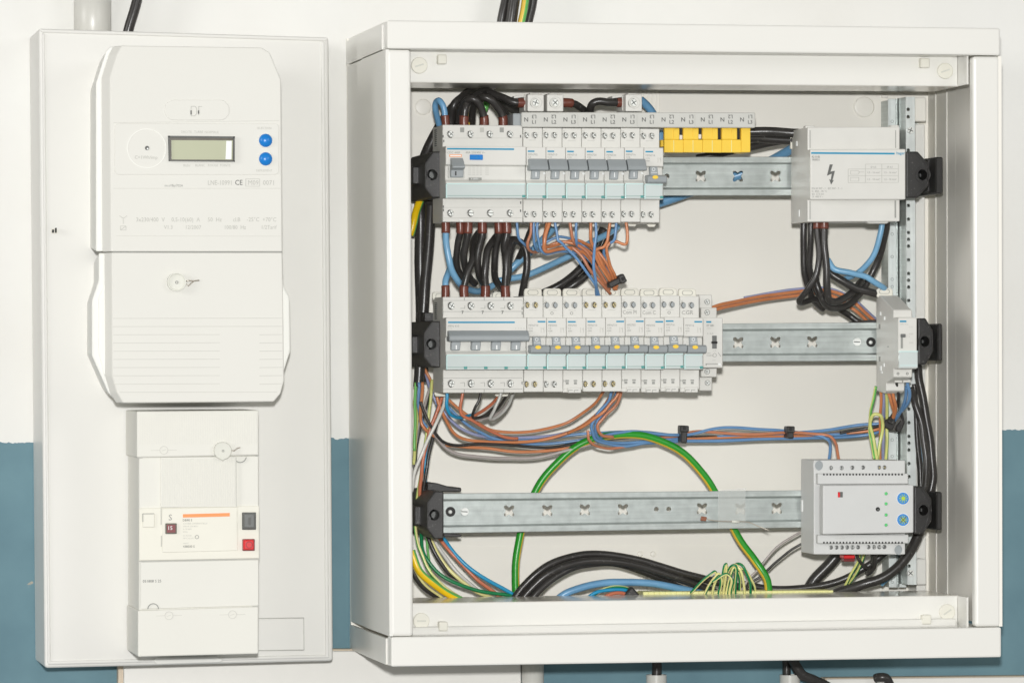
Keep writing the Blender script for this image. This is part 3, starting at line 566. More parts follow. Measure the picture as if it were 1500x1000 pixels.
# ================================================================ DIN RAILS WITH THEIR BLACK END BRACKETS
def clover(c, x, y, s=1):
    pts = []
    for i in range(40):
        t = 2*math.pi*i/40; r = (7.3-2.5*math.cos(4*t))*s; pts.append((x+r*math.cos(t), y+1.08*r*math.sin(t)))
    c.poly(pts, WEB+.004, WEB-.004)
def rail(label, xs, tops, bots, clovers, rounds, screws, rivets, brackets, tabs):
    x0, x1 = xs; (ta, tb_), (ba, bb) = tops, bots
    r = thing('din_rail', label, 'mounting rail', P((x0+x1)/2, (ba+bb)/2, RL), 'zinc mounting rails with black end brackets')
    # web
    g = G(); g.poly([(x0, ta+8.6), (x1, tb_+8.6), (x1, bb-9), (x0, ba-9)], WEB, WEB-.0011)
    c = G()
    for x, y in clovers: clover(c, x, y)
    for x, y, q in rounds: c.cyl(x, y, q, WEB+.004, WEB-.004, 18)
    me = cut(g, c, ORG[r], ['zinc'], 'web'); obj('web', me, [], r)
    for nm, (l, m_), (n, o) in (('upper_flange', (ta, tb_), (ta+8.8, tb_+8.8)), ('lower_flange', (ba-9.2, bb-9.2), (ba, bb))):
        g = G(); g.poly([(x0, l), (x1, m_), (x1, o), (x0, n)], RL, RL-.0011, .0004)
        if nm[0] == 'u': g.world([P(x0, n-.6, RL-.0002), P(x1, o-.6, RL-.0002), P(x1, o-.1, RL-.001), P(x0, n-.1, RL-.001)], [P(x0, n+1.6, WEB-.0005), P(x1, o+1.6, WEB-.0005), P(x1, o+2.8, WEB-.0005), P(x0, n+2.8, WEB-.0005)])
        else: g.world([P(x0, l+.6, RL-.0002), P(x1, m_+.6, RL-.0002), P(x1, m_+.1, RL-.001), P(x0, l+.1, RL-.001)], [P(x0, l-1.6, WEB-.0005), P(x1, m_-1.6, WEB-.0005), P(x1, m_-2.8, WEB-.0005), P(x0, l-2.8, WEB-.0005)])
        obj(nm, g, 'zinc', r)
    for x, y in screws: screw(r, x, y, 6.2, WEB+.0018, 'screw', 0, True, 'screw', .05)
    for x, y in rivets:
        g = G(); g.ring(x, y, 7.4, 3, WEB+.0006, WEB-.0005, 24); g.cyl(x, y, 7, WEB+.0003, WEB, 20); rv = obj('rivet_ring', g, 'hole', r)
        g = G(); g.dome(x-.6, y+.4, 3.1, WEB+.0005, .002, 16); obj('rivet', g, 'screw', rv)
    for side_, x, y, h, *ws in brackets:           # face edge next to the rail, centre height, height
        f = side_; d1 = .150; h2 = h/2
        sc_, hx_ = ws if ws else (1, 13)
        def q(u, v): return (x-f*u*sc_, y+v)      # u grows away from the rail
        w = 25 if f > 0 else 35
        g = G()
        if f > 0: fp_ = [q(0, -h2), q(13, -h2), q(25, -h2+17), q(25, h2-15), q(14, h2), q(0, h2)]
        else: fp_ = [q(0, -h2), q(17, -h2), q(34, -h2+19), q(34, h2-19), q(17, h2), q(0, h2)]
        g.poly(fp_, d1, .045, .0012, 0, 2)
        cc = G(); hx = hx_/sc_
        hp = q(hx, 0); cc.cyl(hp[0], hp[1], 8.3, d1+.004, d1-.03, 20)
        me = cut(g, cc, ORG[r], ['black'], 'end_bracket'); b_ = obj('end_bracket', me, [], r)
        g = G(); g.ring(hp[0], hp[1], 11.8, 8.8, d1+.0008, d1-.002, 28)
        k_ = fp_[1:5]
        off = 4.6
        for a_, b2 in zip(k_, k_[1:]): g.line(a_[0]+f*off*.55, a_[1]+(2 if a_[1] < y else -2), b2[0]+f*off*.55, b2[1]+(2 if b2[1] < y else -2), 1.2, d1, .0008)
        obj('moulding', g, 'black', b_)
        g = G(); g.cyl(hp[0], hp[1], 5.4, d1-.02, d1-.0295, 14); g.line(hp[0]-4, hp[1], hp[0]+3.5, hp[1]-.4, 1.2, d1-.02, .0006); obj('bracket_screw', g, 'btngrey', b_)
        # foot that hooks on to the cabinet wall
        g = G()
        if f > 0: g.poly([q(24, -h2+22), q(43, -h2+22), q(43, h2-20), q(24, h2-20)], .118, .02, .001)
        else:
            g.poly([q(30, -h2+10), q(47, -h2+10), q(47, h2-8), q(30, h2-8)], .105, .03, .001)
            g.poly([q(43, -h2+8), q(54, -h2+8), q(54, h2-6), q(43, h2-6)], .125, .012, .0012)
        obj('bracket_foot', g, 'black', b_)
        if f > 0 and tabs:
            g = G(); g.poly([(x+26, y-h2+1), (x+26, y-h2-5), (x+10, y-h2-6), (x-10, y-h2-12), (x-24, y-h2-13), (x-24, y-h2+1)], .105, .06, .0008)
            obj('spring_tab', g, 'black', b_); g = G(); g.poly([(x, y+h2-9), (x+24, y+h2-7), (x+27, y+h2-5.5), (x+24, y+h2-3), (x, y+h2-3)], .118, .09, .0006); obj('spring_tab', g, 'black', b_)
        if f < 0 and tabs == 2:
            g = G(); g.poly([(1241, y-h2+12), (1262, y-h2+4), (1285, y-h2+2), (1285, y-h2+9), (1262, y-h2+9)], .114, .08, .0006); obj('spring_tab', g, 'black', b_); g = G(); g.poly([(1240, y+h2-13), (1284, y+h2-16), (1284, y+h2-7), (1250, y+h2-7)], .114, .08, .0006); obj('spring_tab', g, 'black', b_)
    return r
rail('uppermost zinc rail, mostly hidden behind the breakers and the grey distribution block', (640, 1340), (230.6, 229.4), (286.8, 286.4), [(1028, 258), (1082.5, 258), (1137.5, 258)], [(978.5, 258, 4)], [], [], [(1, 647, 256, 68), (-1, 1327.5, 256, 68, 1, 25)], 0)
rail('middle zinc rail carrying the lower row of yellow-dotted breakers', (640, 1340), (476.6, 471.8), (532, 528), [(1083, 501.7), (1137.5, 501.2), (1191.5, 500.5)], [], [(1256, 500.7)], [(1276, 501)], [(1, 645.5, 504, 68), (-1, 1345, 500, 68, .66, 11)], 2)
rail('lowest and nearly empty zinc rail with a row of clover holes', (645, 1340), (722.4, 716.3), (780.6, 769.6), [(747, 748), (803, 747.5), (858, 746.5), (914, 746), (1030, 744.7), (1086, 745), (1139.5, 744.3)], [(963, 745.6, 3.7), (981, 745.4, 3.7)], [(681, 749)], [(660, 749)], [(1, 650, 754, 70), (-1, 1339.5, 747, 70, .75, 14.5)], 1)

# ================================================================ BREAKERS
def body(parent, x0, x1, Y, holes, m='grey', recess=True, key=None, gap=.35, bev=.0005):
    t, n0, n1, b = Y; xm = (x0+x1)/2
    z = lambda y, d: P(xm, y, d).z
    X0, X1 = P(x0, (t+b)/2, NO).x+.0001, P(x1-gap, (t+b)/2, NO).x
    prof = [(RL+.0002, z(t, SH)), (SH, z(t, SH)), (SH, z(n0, NO)), (NO, z(n0, NO))]
    if recess:
        h0 = n0+(n1-n0)*.36; h1 = n0+(n1-n0)*.64
        prof += [(NO, z(h0, NO)), (NO-.0035, z(h0+1.5, NO)), (NO-.0035, z(h1, NO)), (NO-.0005, z(h1+4, NO))]
    prof += [(NO-.0005, z(n1, NO)), (SH, z(n1, NO)), (SH, z(b, SH)), (RL+.0002, z(b, SH))]
    # wide rail notch is hidden; the body stops at the rail front
    g = G(); g.prism(prof, X0, X1, bev)
    if holes:
        c = G()
        for x, y, r in holes: c.cyl(x, y, r, SH+.01, SH-.0075, 16)
        me = cut(g, c, ORG[parent], [m], 'body'); return obj('body', me, [], parent)
    return obj('body', g, m, parent)
def window(parent, x0, x1, y0, y1, clips=1):
    g = G(); g.box(x0+1.3, y0, x1-1.3, y1, NO+.0022, NO-.0008, .0005); w = obj('label_window', g, 'teal', parent)
    g = G(); g.box(x0+1.3, y0-.9, x1-1.3, y0+.7, NO+.0026, NO-.0008); g.box(x0+.4, y0, x0+2.4, y1, NO+.0027, NO-.0008, .0003); obj('window_rim', g, 'tealrim', w)
    g = G(); g.line(x0+2, y1-3.6, x1-2, y1-3.6, 1, NO+.0022, .0003); obj('fold_line', g, 'tealline', w)
    for k in range(clips):
        xc = x0+(k+1)/clips*(x1-x0) if clips > 1 else x1-2
        g = G(); g.box(xc-3.5, y1-4.6, xc+1.6, y1-1, NO+.003, NO, .0003); obj('clip', g, 'tealdk', w)
    return w
R1 = (187, 215, 291, 325); R2 = (433, 465, 541.3, 573.5)
def tip_handle(parent, x0, x1, y0, y1, up, m='tog'):
    """grey rocker: up = handle over the stem, else handle under it"""
    X0, X1 = P(x0+.7, y0, NO).x, P(x1-.9, y0, NO).x; xm = (x0+x1)/2; z = lambda y: P(xm, y, NO+.006).z
    g = G()
    if up: pr_ = [(NO-.004, z(y0)), (NO+.004, z(y0)), (NO+.0095, z(y0+11)), (NO+.0105, z(y1-2)), (NO+.009, z(y1)), (NO-.004, z(y1))]
    else: pr_ = [(NO-.004, z(y0)), (NO+.0065, z(y0)), (NO+.0095, z(y0+3)), (NO+.0085, z(y1-1.5)), (NO+.006, z(y1)), (NO-.004, z(y1))]
    g.prism(pr_, X0, X1, .0006); return obj('toggle', g, m, parent)
def mcb(i, X, Y, rt, label, group, up=True, top='steel', low='screws', stripe='L', hand=None, mark=None, top_hole=True):
    """one 1-module breaker at pixel x0 of the first slot, shifted by whole slots in the place itself"""
    x0, w = X; x1 = x0+w; t, n0, n1, b = Y
    sx = x0-5.9                                        # left edge of the shoulder as seen
    r = thing('circuit_breaker', label, 'circuit breaker', P((x0+x1)/2, (t+b)/2, RL), group)
    H = []; tp = [(sx+8.6, t+(10 if up and Y is R1 else 13.4), 4.9), (sx+20.9, t+(10 if Y is R1 else 13.4), 4.9)]; bt = [(sx+7.4, b-(12 if Y is R1 else 11), 4.9), (sx+19.6, b-(12 if Y is R1 else 11), 4.9)]
    if Y is R1: tp = [(a, t+10, q) for a, _, q in tp]
    H += tp
    if low == 'screws': H += bt
    elif low == 'push': H += []
    bb = b if low != 'push' else b-3
    body(r, x0, x1, (t, n0, n1, bb), H)
    for a, y, q in tp:
        if top == 'cap':
            g = G(); g.cyl(a-.3, y, 4.5, SH-.0006, SH-.004, 16, bev=.0003); c_ = obj('screw_cap', g, 'tog2', r); g = G(); g.line(a-.6, y-4, a-.6, y+4, .6, SH-.0006, .0002); obj('seam', g, 'ink', c_)
        else: screw(r, a-.5, y, 3.9, SH, 'brass' if top == 'brass' else 'screw')
    if low == 'screws':
        for a, y, q in bt: screw(r, a-.5, y, 3.9, SH, 'brass' if top == 'brass' else 'screw')
    else:                                              # push-in terminals: slots and stepped blocks
        for k, a in enumerate((sx+7, sx+19)):
            g = G(); g.box(a-2.5, b-17.5, a+2.8, b-15.5, SH+.0002, SH-.001); g.box(a-2, b-14.6, a+2.2, b-11, SH+.0002, SH-.001, 0); obj('push_slot', g, 'ink', r)
        g = G(); g.box(sx+8, b-6.6, sx+27.5, b+1.5, SH+.0022, SH-.01, .0005); g.box(sx+.8, b-5, sx+8, b+1, SH+.0006, SH-.01, .0005); lt_ = obj('push_terminal', g, 'grey', r)
        g = G()
        for a in (sx+12, sx+20.5): g.line(a-3, b-2.4, a+3, b-2.4, .8, SH+.0022, .0003); g.line(a-3, b-2.4, a-3, b+1, .6, SH+.0022, .0003)
        obj('terminal_edge', g, 'ink', lt_); text(r, 'N', sx+1.2, b-14, 4, SH, 'ink')
    text(r, 'N', sx+1.2, t+(6 if Y is R1 else 9), 3.6, SH, 'inkpale')
    g = G(); g.line(sx+9, t+(18 if Y is R1 else 21), sx+20, t+(18 if Y is R1 else 21), .6, SH, .0003); obj('print_mark', g, 'inkpale', r)
    # nose: stripe, type print, rating
    s0 = x0+2 if stripe == 'L' else x0+15.5
    g = G(); yy = n0+(6.2 if up else 5.8); g.box(s0, yy-1.1, s0+(9.6 if up else 11.3), yy+1.1, NO+.0003, NO-.0002); obj('stripe', g, 'stripe', r)
    text(r, rt[0], x0+2, n0+(12.4 if up else 12.6), 2.9, NO, 'ink'); text(r, rt[1], x0+2, n0+(16 if up else 16.6), 2.6, NO, 'ink')
    if not up:
        text(r, '6000', x0+2, n0+20.4, 2.2, NO, 'ink'); text(r, '3', x0+3, n0+23.8, 2.2, NO, 'inkpale')
        g = G(); g.line(x0+20.5, n0+14, x0+20.5, n0+22, .5, NO, .0003); g.line(x0+24.6, n0+14, x0+24.6, n0+22, .5, NO, .0003); g.line(x0+24.6, n0+18, x0+22.6, n0+15, .5, NO, .0003); obj('print_mark', g, 'inkpale', r)
    if up:
        g = G(); g.poly([(x0+8.2, n0+34), (x0+20.2, n0+34), (x0+19.2, n0+47), (x0+7.4, n0+47)], NO+.002, NO-.004, .0006); st = obj('toggle_stem', g, 'tog2', r)
        g = G(); g.box(x0+13.3, n0+36.5, x0+14.6, n0+43.5, NO+.0023, NO); obj('mark', g, 'white', st)
        tip_handle(r, x0+1.2, x1+1.2, n0+17, n0+34.5, True)
        g = G(); g.box(x0+24.3, n0+37, x0+27.6, n0+40, NO-.0028, NO-.005, 0); obj('indicator', g, 'white', r)
    else:
        g = G(); g.poly([(x0+8.2, n0+28), (x0+19.6, n0+28), (x0+20.8, n0+41), (x0+9, n0+41)], NO+.001, NO-.004, .0006); st = obj('toggle_stem', g, 'tog2', r)
        g = G(); g.ring(x0+14, n0+31.8, 2.6, 1.9, NO+.0014, NO, 16); g.line(x0+10, n0+36.4, x0+19.6, n0+36.6, .6, NO+.001, .0003); obj('mark', g, 'white', st)
        tg = tip_handle(r, x0+1.6, x1+2.4, n0+40, n0+52.4, False)
        g = G(); g.poly([(x0+16.2+4.2*math.cos(a), n0+43.3+2.7*math.sin(a)) for a in [2*math.pi*k/18 for k in range(18)]], NO+.0101, NO+.006); obj('dot', g, 'yellow', tg)
    window(r, x0, x1, n1-22, n1-.5)
    if hand: text(r, hand, sx+(2.5 if len(hand) > 3 else 3), t+27, 5.6, SH, 'ink', sx=.86 if len(hand) > 3 else 1.1)
    if mark: g = G(); g.ring(sx+13.5, t+25.3, 2.4, 1.7, SH+.0003, SH, 14); obj('print_mark', g, 'ink', r)
    # rail clip tongue behind the top
    if Y is R2:
        g = G(); y0 = t-11; g.poly(rrect(sx+1.5, y0, sx+27.5, t+4, 4, 3), RL+.006, RL+.002, .0005); cl = obj('rail_clip', g, 'cream', r)
        g = G(); q = rrect(sx+7, y0+2.8, sx+22, y0+9.5, 3, 3)
        for a_, b_ in zip(q, q[1:]+q[:1]): g.line(*a_, *b_, .6, RL+.006, .0004)
        obj('clip_slot', g, 'ink', cl)
    else:
        g = G(); g.poly([(sx+12, b+2), (sx+27, b+2), (sx+24, b+6.5), (sx+15, b+6.5)], RL+.004, RL+.001, .0004); obj('rail_clip', g, 'cream', r)
    dx = P(X[0]+w, (t+b)/2, NO).x-P(X[0], (t+b)/2, NO).x
    r.location.x += i*dx; r.location.z += random.uniform(-.0003, .0003); return r
XA = (771.3, 28.84); gA = 'upper row of single circuit breakers'
ordn = ['first', 'second', 'third', 'fourth', 'fifth', 'sixth', 'seventh']
ratA = [('MFN702', 'C2'), ('MFN710', 'C10'), ('MFN710', 'C10'), ('MFN720', 'C20'), ('MFN720', 'C20'), ('MFN716', 'C16')]
for i in range(6):
    mcb(i, XA, R1, ratA[i], 'upper-row breaker with raised grey toggle, %s after the wide residual current switch%s' % (ordn[i], ' it touches' if i == 0 else ''), gA)
mcb(6, XA, R1, ('MFN716', 'C16'), 'upper-row breaker at the right end, the only one there with a lowered yellow-dotted toggle', gA, up=False)
XB = (772.2, 28.9); gB = 'lower row of single circuit breakers'
rowB = [('brass', 'screws', 'R', None, 0, 'lower-row breaker with brass screws next to the wide four-pole breaker'),
        ('cap', 'screws', 'L', None, 1, 'lower-row breaker with grey caps above and steel screws below, second from the wide breaker'),
        ('cap', 'push', 'L', None, 1, 'lower-row breaker with grey caps above and push-in terminals below, left of the brass-screwed pair'),
        ('brass', 'screws', 'L', None, 0, 'left one of two adjoining brass-screwed breakers in the middle of the lower row'),
        ('brass', 'screws', 'R', None, 0, 'right one of two adjoining brass-screwed breakers in the middle of the lower row'),
        ('cap', 'push', 'R', 'Com M', 0, 'lower-row breaker with the handwritten word Com M under its grey caps'),
        ('cap', 'push', 'R', 'Com C', 0, 'lower-row breaker with the handwritten word Com C under its grey caps'),
        ('cap', 'push', 'L', None, 1, 'lower-row breaker with a small printed ring between two handwritten-on breakers'),
        ('cap', 'push', 'R', 'CGR', 0, 'lower-row breaker marked CGR by hand, last before the narrow timer module')]
ratB = [('MFN710', 'C10'), ('MFS702', 'C2'), ('MFS702', 'C2'), ('MFN710', 'C10'), ('MFN710', 'C10'), ('MFS702', 'C2'), ('MFS702', 'C2'), ('MFS716', 'C16'), ('MFS716', 'C16')]
for i, (tp_, lw_, st_, hd_, mk_, lb__) in enumerate(rowB):
    mcb(i, XB, R2, ratB[i], lb__, gB, up=False, top=tp_, low=lw_, stripe=st_, hand=hd_, mark=mk_)

# ---------------------------------------------------------------- wide residual current switch
rc = thing('residual_current_switch', 'wide four-pole residual current switch with blue test button, left end of upper row', 'circuit breaker', P(710, 256, RL))
tx = [662.5, 692, 720.3, 750]; bx = [662.5, 692, 720.8, 750]
body(rc, 652.8, 771, (183.5, 214.5, 290.5, 325.3), [(x, 196.3, 5.6) for x in tx]+[(x, 312, 5.6) for x in bx], recess=True)
for x in tx: screw(rc, x-1, 196.3, 4.8, SH)
for x in bx: screw(rc, x-1.2, 312, 4.6, SH, slotted=x in (692, 720.8), ang=.05 if x in (692, 720.8) else None)
g = G(); g.box(655, 217.2, 753, 219.6, NO+.0003, NO-.0002); obj('stripe', g, 'stripe', rc)
text(rc, 'CDC 440F', 655, 225, 3.1, NO, 'ink'); text(rc, '40A 230/400 V~', 682, 225, 3.1, NO, 'ink')
g = G(); g.box(658.3, 226.3, 676.5, 230, NO+.0003, NO-.0003); fr2 = obj('rating_mark', g, 'orange', rc); g = G(); g.box(659.4, 227.3, 675.4, 229, NO+.0005, NO); obj('mark_fill', g, 'white', fr2)
g = G(); g.box(688.5, 226.6, 707.5, 234.3, NO+.0014, NO-.001, .0004); tb2 = obj('test_button', g, 'blue', rc); text(tb2, 'T', 697, 232.4, 3, NO+.0014, 'stripe')
g = G(); g.box(656.5, 231, 680.5, 261.5, NO-.0018, NO-.006, .0004); tw = obj('toggle_well', g, 'grey2', rc)
z = lambda y: P(668, y, NO).z
g = G(); g.prism([(NO-.004, z(231.5)), (NO+.001, z(231.5)), (NO+.0105, z(245)), (NO+.009, z(247.5)), (NO+.003, z(249)), (NO+.002, z(260)), (NO-.004, z(260))], P(659.5, 245, NO).x, P(678.3, 245, NO).x, .0006); tg = obj('toggle', g, 'tog2', rc)
g = G(); g.box(667, 251, 668.6, 257, NO+.0033, NO); obj('mark', g, 'hole', tg)
g = G(); g.box(687.8, 260.2, 705.6, 263.8, NO-.0002, NO-.006); nb = obj('number_plate', g, 'ink', rc); text(nb, '4 25001', 690, 263.2, 2.4, NO-.0002, 'white')
for k in range(5):
    for x_, w_ in ((686, 4), (692, 4), (698, 3), (703, 3), (711, 5)):
        g = G(); g.line(x_, 243.5+k*3, x_+w_, 243.5+k*3, .7, NO-.0033, .0003); obj('print_mark', g, 'inkpale', rc)
text(rc, 'EN 61008', 688, 267.6, 2.2, NO, 'inkpale')
window(rc, 652.8, 770.5, 269.6, 290.3, 1)
for x, s_ in ((677, 'N'), (706, '1'), (735, '3')):
    g = G(); g.box(x-3, 187, x+3, 194, SH+.0002, SH-.0002); pl_ = obj('terminal_mark', g, 'ink' if x != 706 else 'inkpale', rc)
g = G(); g.line(648, 202.5, 764, 202.3, .5, SH, .0003); g.line(648, 304, 764, 303.6, .5, SH, .0003); g.line(648, 319.5, 764, 319.2, .7, SH, .0003); obj('moulded_line', g, 'inkpale', rc)
for x, y in ((649.2, 200), (650, 207), (649.6, 303), (649.6, 308), (762.5, 200), (762.8, 297), (762.6, 309)):
    g = G(); g.box(x-.8, y-2, x+.8, y+1.6, SH+.0003, SH-.0003); obj('snap_slot', g, 'inkdark', rc)
for y in (268, 278): g = G(); g.box(649.2, y-1.4, 650.8, y+1.4, SH+.0003, SH-.001); obj('snap_slot', g, 'white', rc)
for x in (676, 705, 734): g = G(); g.box(x-2.6, 322, x+2.6, 325, SH+.0006, SH-.0004, .0002); obj('terminal_notch', g, 'white', rc)
# ---------------------------------------------------------------- wide four-pole breaker
fb = thing('circuit_breaker', 'wide four-pole breaker with one long grey toggle bar, left end of lower row', 'circuit breaker', P(710, 504, RL))
tx = [663.5, 692.5, 721.5, 750.5]
body(fb, 653.3, 772, (435, 465.3, 541.5, 575), [(x, 447.8, 5.9) for x in tx]+[(x, 561.8, 5.9) for x in tx])
for x in tx: screw(fb, x-.9, 447.8, 5, SH, ang=.75+random.uniform(-.2, .2)); screw(fb, x-.9, 561.8, 4.8, SH)
g = G(); g.box(656.4, 470.8, 754, 473.2, NO+.0003, NO-.0002); obj('stripe', g, 'stripe', fb)
text(fb, 'MFN 410', 656, 479, 3.1, NO, 'ink'); text(fb, 'C10', 656, 482.6, 2.6, NO, 'inkpale')
for k in range(4): text(fb, 'x', 754.5+4*k, 481.6, 2.6, NO, 'inkpale')
X0, X1 = P(655, 490, NO).x, P(772.4, 490, NO).x; z = lambda y: P(713, y, NO+.005).z
g = G(); g.prism([(NO-.004, z(484)), (NO+.005, z(484)), (NO+.0105, z(492)), (NO+.0105, z(498)), (NO+.009, z(500)), (NO-.004, z(500))], X0, X1, .0007); obj('toggle_bar', g, 'tog', fb)
for x in (661.3, 691, 720.5, 749.4):
    g = G(); g.poly([(x, 500), (x+13.8, 500), (x+12.6, 513), (x-.4, 513)], NO+.002, NO-.004, .0006); st = obj('toggle_stem', g, 'tog2', fb); g = G(); g.box(x+6.3, 505.5, x+8.2, 511.4, NO+.0023, NO); obj('mark', g, 'white', st)
window(fb, 653.3, 772, 520, 541.3, 4)
g = G(); g.line(649, 456.3, 765, 456, .5, SH, .0003); g.line(649, 553.6, 765, 553.2, .5, SH, .0003); g.line(649, 570, 765, 569.6, .6, SH, .0003); g.line(649, 440, 765, 439.7, .5, SH, .0003)
for x in (680.3, 709.3, 738): g.line(x, 435.3, x, 440, .8, SH, .0003); g.line(x, 570, x, 575, .8, SH, .0003)
obj('moulded_line', g, 'ink', fb)
for x in (678, 707.5, 736.5):
    text(fb, '7', x-2, 459.5, 4.4, SH, 'inkdark', bold=.0001); g = G(); g.line(x-3.5, 451.5, x+3, 451.5, .6, SH, .0003); g.line(x+3, 447.5, x+3, 451.5, .6, SH, .0003); g.line(x-3.5, 560.5, x+2.5, 560, .6, SH, .0003); g.line(x+2.5, 560, x+2.5, 566, .6, SH, .0003); obj('print_mark', g, 'ink', fb)
for x, y in ((648.6, 452), (648.6, 458), (764.8, 452), (764.8, 459), (648.6, 561), (764.6, 561)):
    g = G(); g.box(x-.6, y-2.4, x+.8, y+1.6, SH+.0003, SH-.0003); obj('snap_slot', g, 'ink', fb)
for x in (633.5, 721.5):
    g = G(); g.poly(rrect(x, 427.5, x+22, 440, 4, 3), RL+.006, RL+.002, .0005); cl = obj('rail_clip', g, 'cream', fb); g = G(); q = rrect(x+5, 430, x+18, 437, 3, 3)
    for a_, b_ in zip(q, q[1:]+q[:1]): g.line(*a_, *b_, .6, RL+.006, .0004)
    obj('clip_slot', g, 'ink', cl)
    g = G(); g.poly(rrect(x+3, 570, x+24, 580.5, 4, 3), RL+.006, RL+.002, .0005); obj('rail_clip', g, 'cream', fb)
# left flank vents of the two wide switches
for pr_, y0, y1 in ((rc, 186, 212), (fb, 442, 468)):
    g = G(); c = P(652.8, (y0+y1)/2, NO); n = 9
    for k in range(n):
        zz = P(652.8, y0+(y1-y0)*k/n, NO).z
        g.world([Vector((c.x+.0002, -.136, zz)), Vector((c.x-.0004, -.136, zz)), Vector((c.x-.0004, -.136, zz-.0009)), Vector((c.x+.0002, -.136, zz-.0009))],
                [Vector((c.x+.0002, -.126, zz)), Vector((c.x-.0004, -.126, zz)), Vector((c.x-.0004, -.126, zz-.0009)), Vector((c.x+.0002, -.126, zz-.0009))])
    tag(obj('vent_slots', g, 'inkdark', pr_), kind='stuff')
# ---------------------------------------------------------------- narrow timer module, right end of lower row
au = thing('timer_module', 'narrow stepped module with a dark slide switch at the right end of lower row', 'module', P(1045, 500, RL))
xm = 1045; z = lambda y, d: P(xm, y, d).z
g = G(); prof = [(RL, z(431.5, .13)), (.135, z(431.5, .135)), (.135, z(450, .135)), (.150, z(450, .15)), (.150, z(465, .15)), (.170, z(465, .17)), (.170, z(538, .17)), (.150, z(538, .15)), (.150, z(551.5, .15)), (.135, z(551.5, .135)), (.135, z(573, .135)), (RL, z(573, .13))]
XL = P(1026, 500, .16).x
for (d0, d1, xr, ya, yb, rx) in ((RL, .136, 1043, 431.5, 572, .136), (.136, .150, 1050, 450.5, 552, .15), (.150, .171, 1058.7, 465, 538.5, .171)):
    g.poly([(0, 0, 0)]*0 or [(1030-(.171-d1)*150, ya), (xr, ya), (xr, yb), (1030-(.171-d1)*150, yb)], d1, d0-.0002 if d0 > RL else RL, .0006)
obj('body', g, 'grey', au)
for x, y, d in ((1036, 442, .136), (1036, 457.5, .15), (1036, 544, .15), (1036.5, 560.5, .136)):
    g = G(); g.ring(x, y, 4.3, 3.6, d+.0004, d-.001, 18); rg = obj('screw_well', g, 'ink', au); screw(au, x, y, 3.4, d+.0006, deep=0)
g = G(); g.box(1034.6, 470.2, 1042, 472.6, .1713, .17); obj('stripe', g, 'stripe', au)
text(au, 'ET 081', 1035, 478, 2.9, .171, 'inkdark'); text(au, '230V~', 1035, 481.8, 2.2, .171, 'inkpale'); text(au, '0  16 A', 1036, 489.4, 2.2, .171, 'ink')
g = G(); g.box(1043.3, 491.5, 1050, 510.5, .1714, .169); sw = obj('slide_slot', g, 'btngrey', au); g = G(); g.box(1042.9, 499.8, 1051.2, 503, .174, .171, .0004); obj('slider', g, 'hole', sw)
for s_, x, y in (('230V', 1035, 518), ('50/60Hz', 1035, 521.4), ('I  O', 1044.5, 514.5), ('a  c', 1044, 528)): text(au, s_, x, y, 2, .171, 'ink')
g = G(); g.ring(1047, 520, 3, 2.5, .1713, .17, 14); g.line(1052, 516, 1056, 522, .5, .171, .0003); obj('print_mark', g, 'ink', au)
g = G(); g.box(1034, 532.3, 1056.5, 533.2, .1714, .17); g.box(1034, 532.3, 1034.9, 535.5, .1714, .17); obj('cover_edge', g, 'ink', au); g = G(); g.box(1052, 531.8, 1056, 534.8, .1719, .17); obj('latch', g, 'white', au)
# ---------------------------------------------------------------- comb busbar, end cap, feed clamps and yellow cover
bu = thing('comb_busbar', 'long grey comb busbar printed N L1 L2 L3 above the upper row of breakers', 'busbar', P(935, 187, .15))
BB = .166
g = G(); g.poly([(764, 164.5), (1106.5, 165), (1106.5, 187.3), (764, 186.6)], BB, .12, .0007); obj('housing', g, 'grey2', bu)
L_ = [('L3', 'L1'), ('L2', 'L2'), ('L1', 'L3')]
for i in range(12):
    x = 767.4+28.75*i; u, v = L_[i % 3]
    text(bu, 'N', x, 178.3, 6.2, BB, 'inkdark', bold=.00006); text(bu, v, x+11.6, 181.4, 5.3, BB, 'inkdark', bold=.00006); text(bu, u, x+18.6, 168.6, 5.3, BB, 'inkdark', rot=math.pi, bold=.00006)
for x in (847, 934, 1018.5, 1104):
    g = G()
    for k in range(9): g.line(x-1.4, 168+k*1.9, x+.2, 168.9+k*1.9, .5, BB, .0003)
    tag(obj('print_mark', g, 'inkpale', bu), kind='stuff')
g = G(); g.box(751.5, 166, 763.5, 187.5, BB-.003, .118, .0012, 0, 2); obj('end_cap', g, 'tog', bu)
for i, (x, lbl) in enumerate(((785, 'white feed clamp on top of the busbar, leftmost of three'), (813.5, 'white feed clamp with its cable leaving to the right'), (928.7, 'white feed clamp standing alone further right on the busbar'))):
    fc = thing('feed_clamp', lbl, 'clamp', P(x, 164, .14), 'white feed clamps on the comb busbar')
    g = G(); g.box(x-12, 138.5, x+12, 163.6, .163, .125, .001, 0, 2); g.box(x-9, 136.8, x+4, 140, .158, .13, .0006)
    c = G(); c.cyl(x+.5, 150.5, 7.2, .17, .1595, 22); me = cut(g, c, ORG[fc], ['grey'], 'body'); obj('body', me, [], fc)
    screw(fc, x+.5, 150.5, 5.6, .1635, deep=.0028); g = G(); g.ring(x+.5, 150.5, 9, 8.2, .1634, .16, 26); obj('collar', g, 'grey2', fc)
    if i != 1:
        g = G(); g.poly([(x-32, 141), (x-14, 138.5), (x-14, 142), (x-32, 144.5)], .15, .13, .0004); g.box(x-17, 139, x-12.5, 163, .152, .13, .0006); obj('tongue', g, 'grey', fc)
yc = thing('busbar_cover', 'bright yellow comb-shaped cover over the free end of the busbar', 'busbar cover', P(1036, 224, .14))
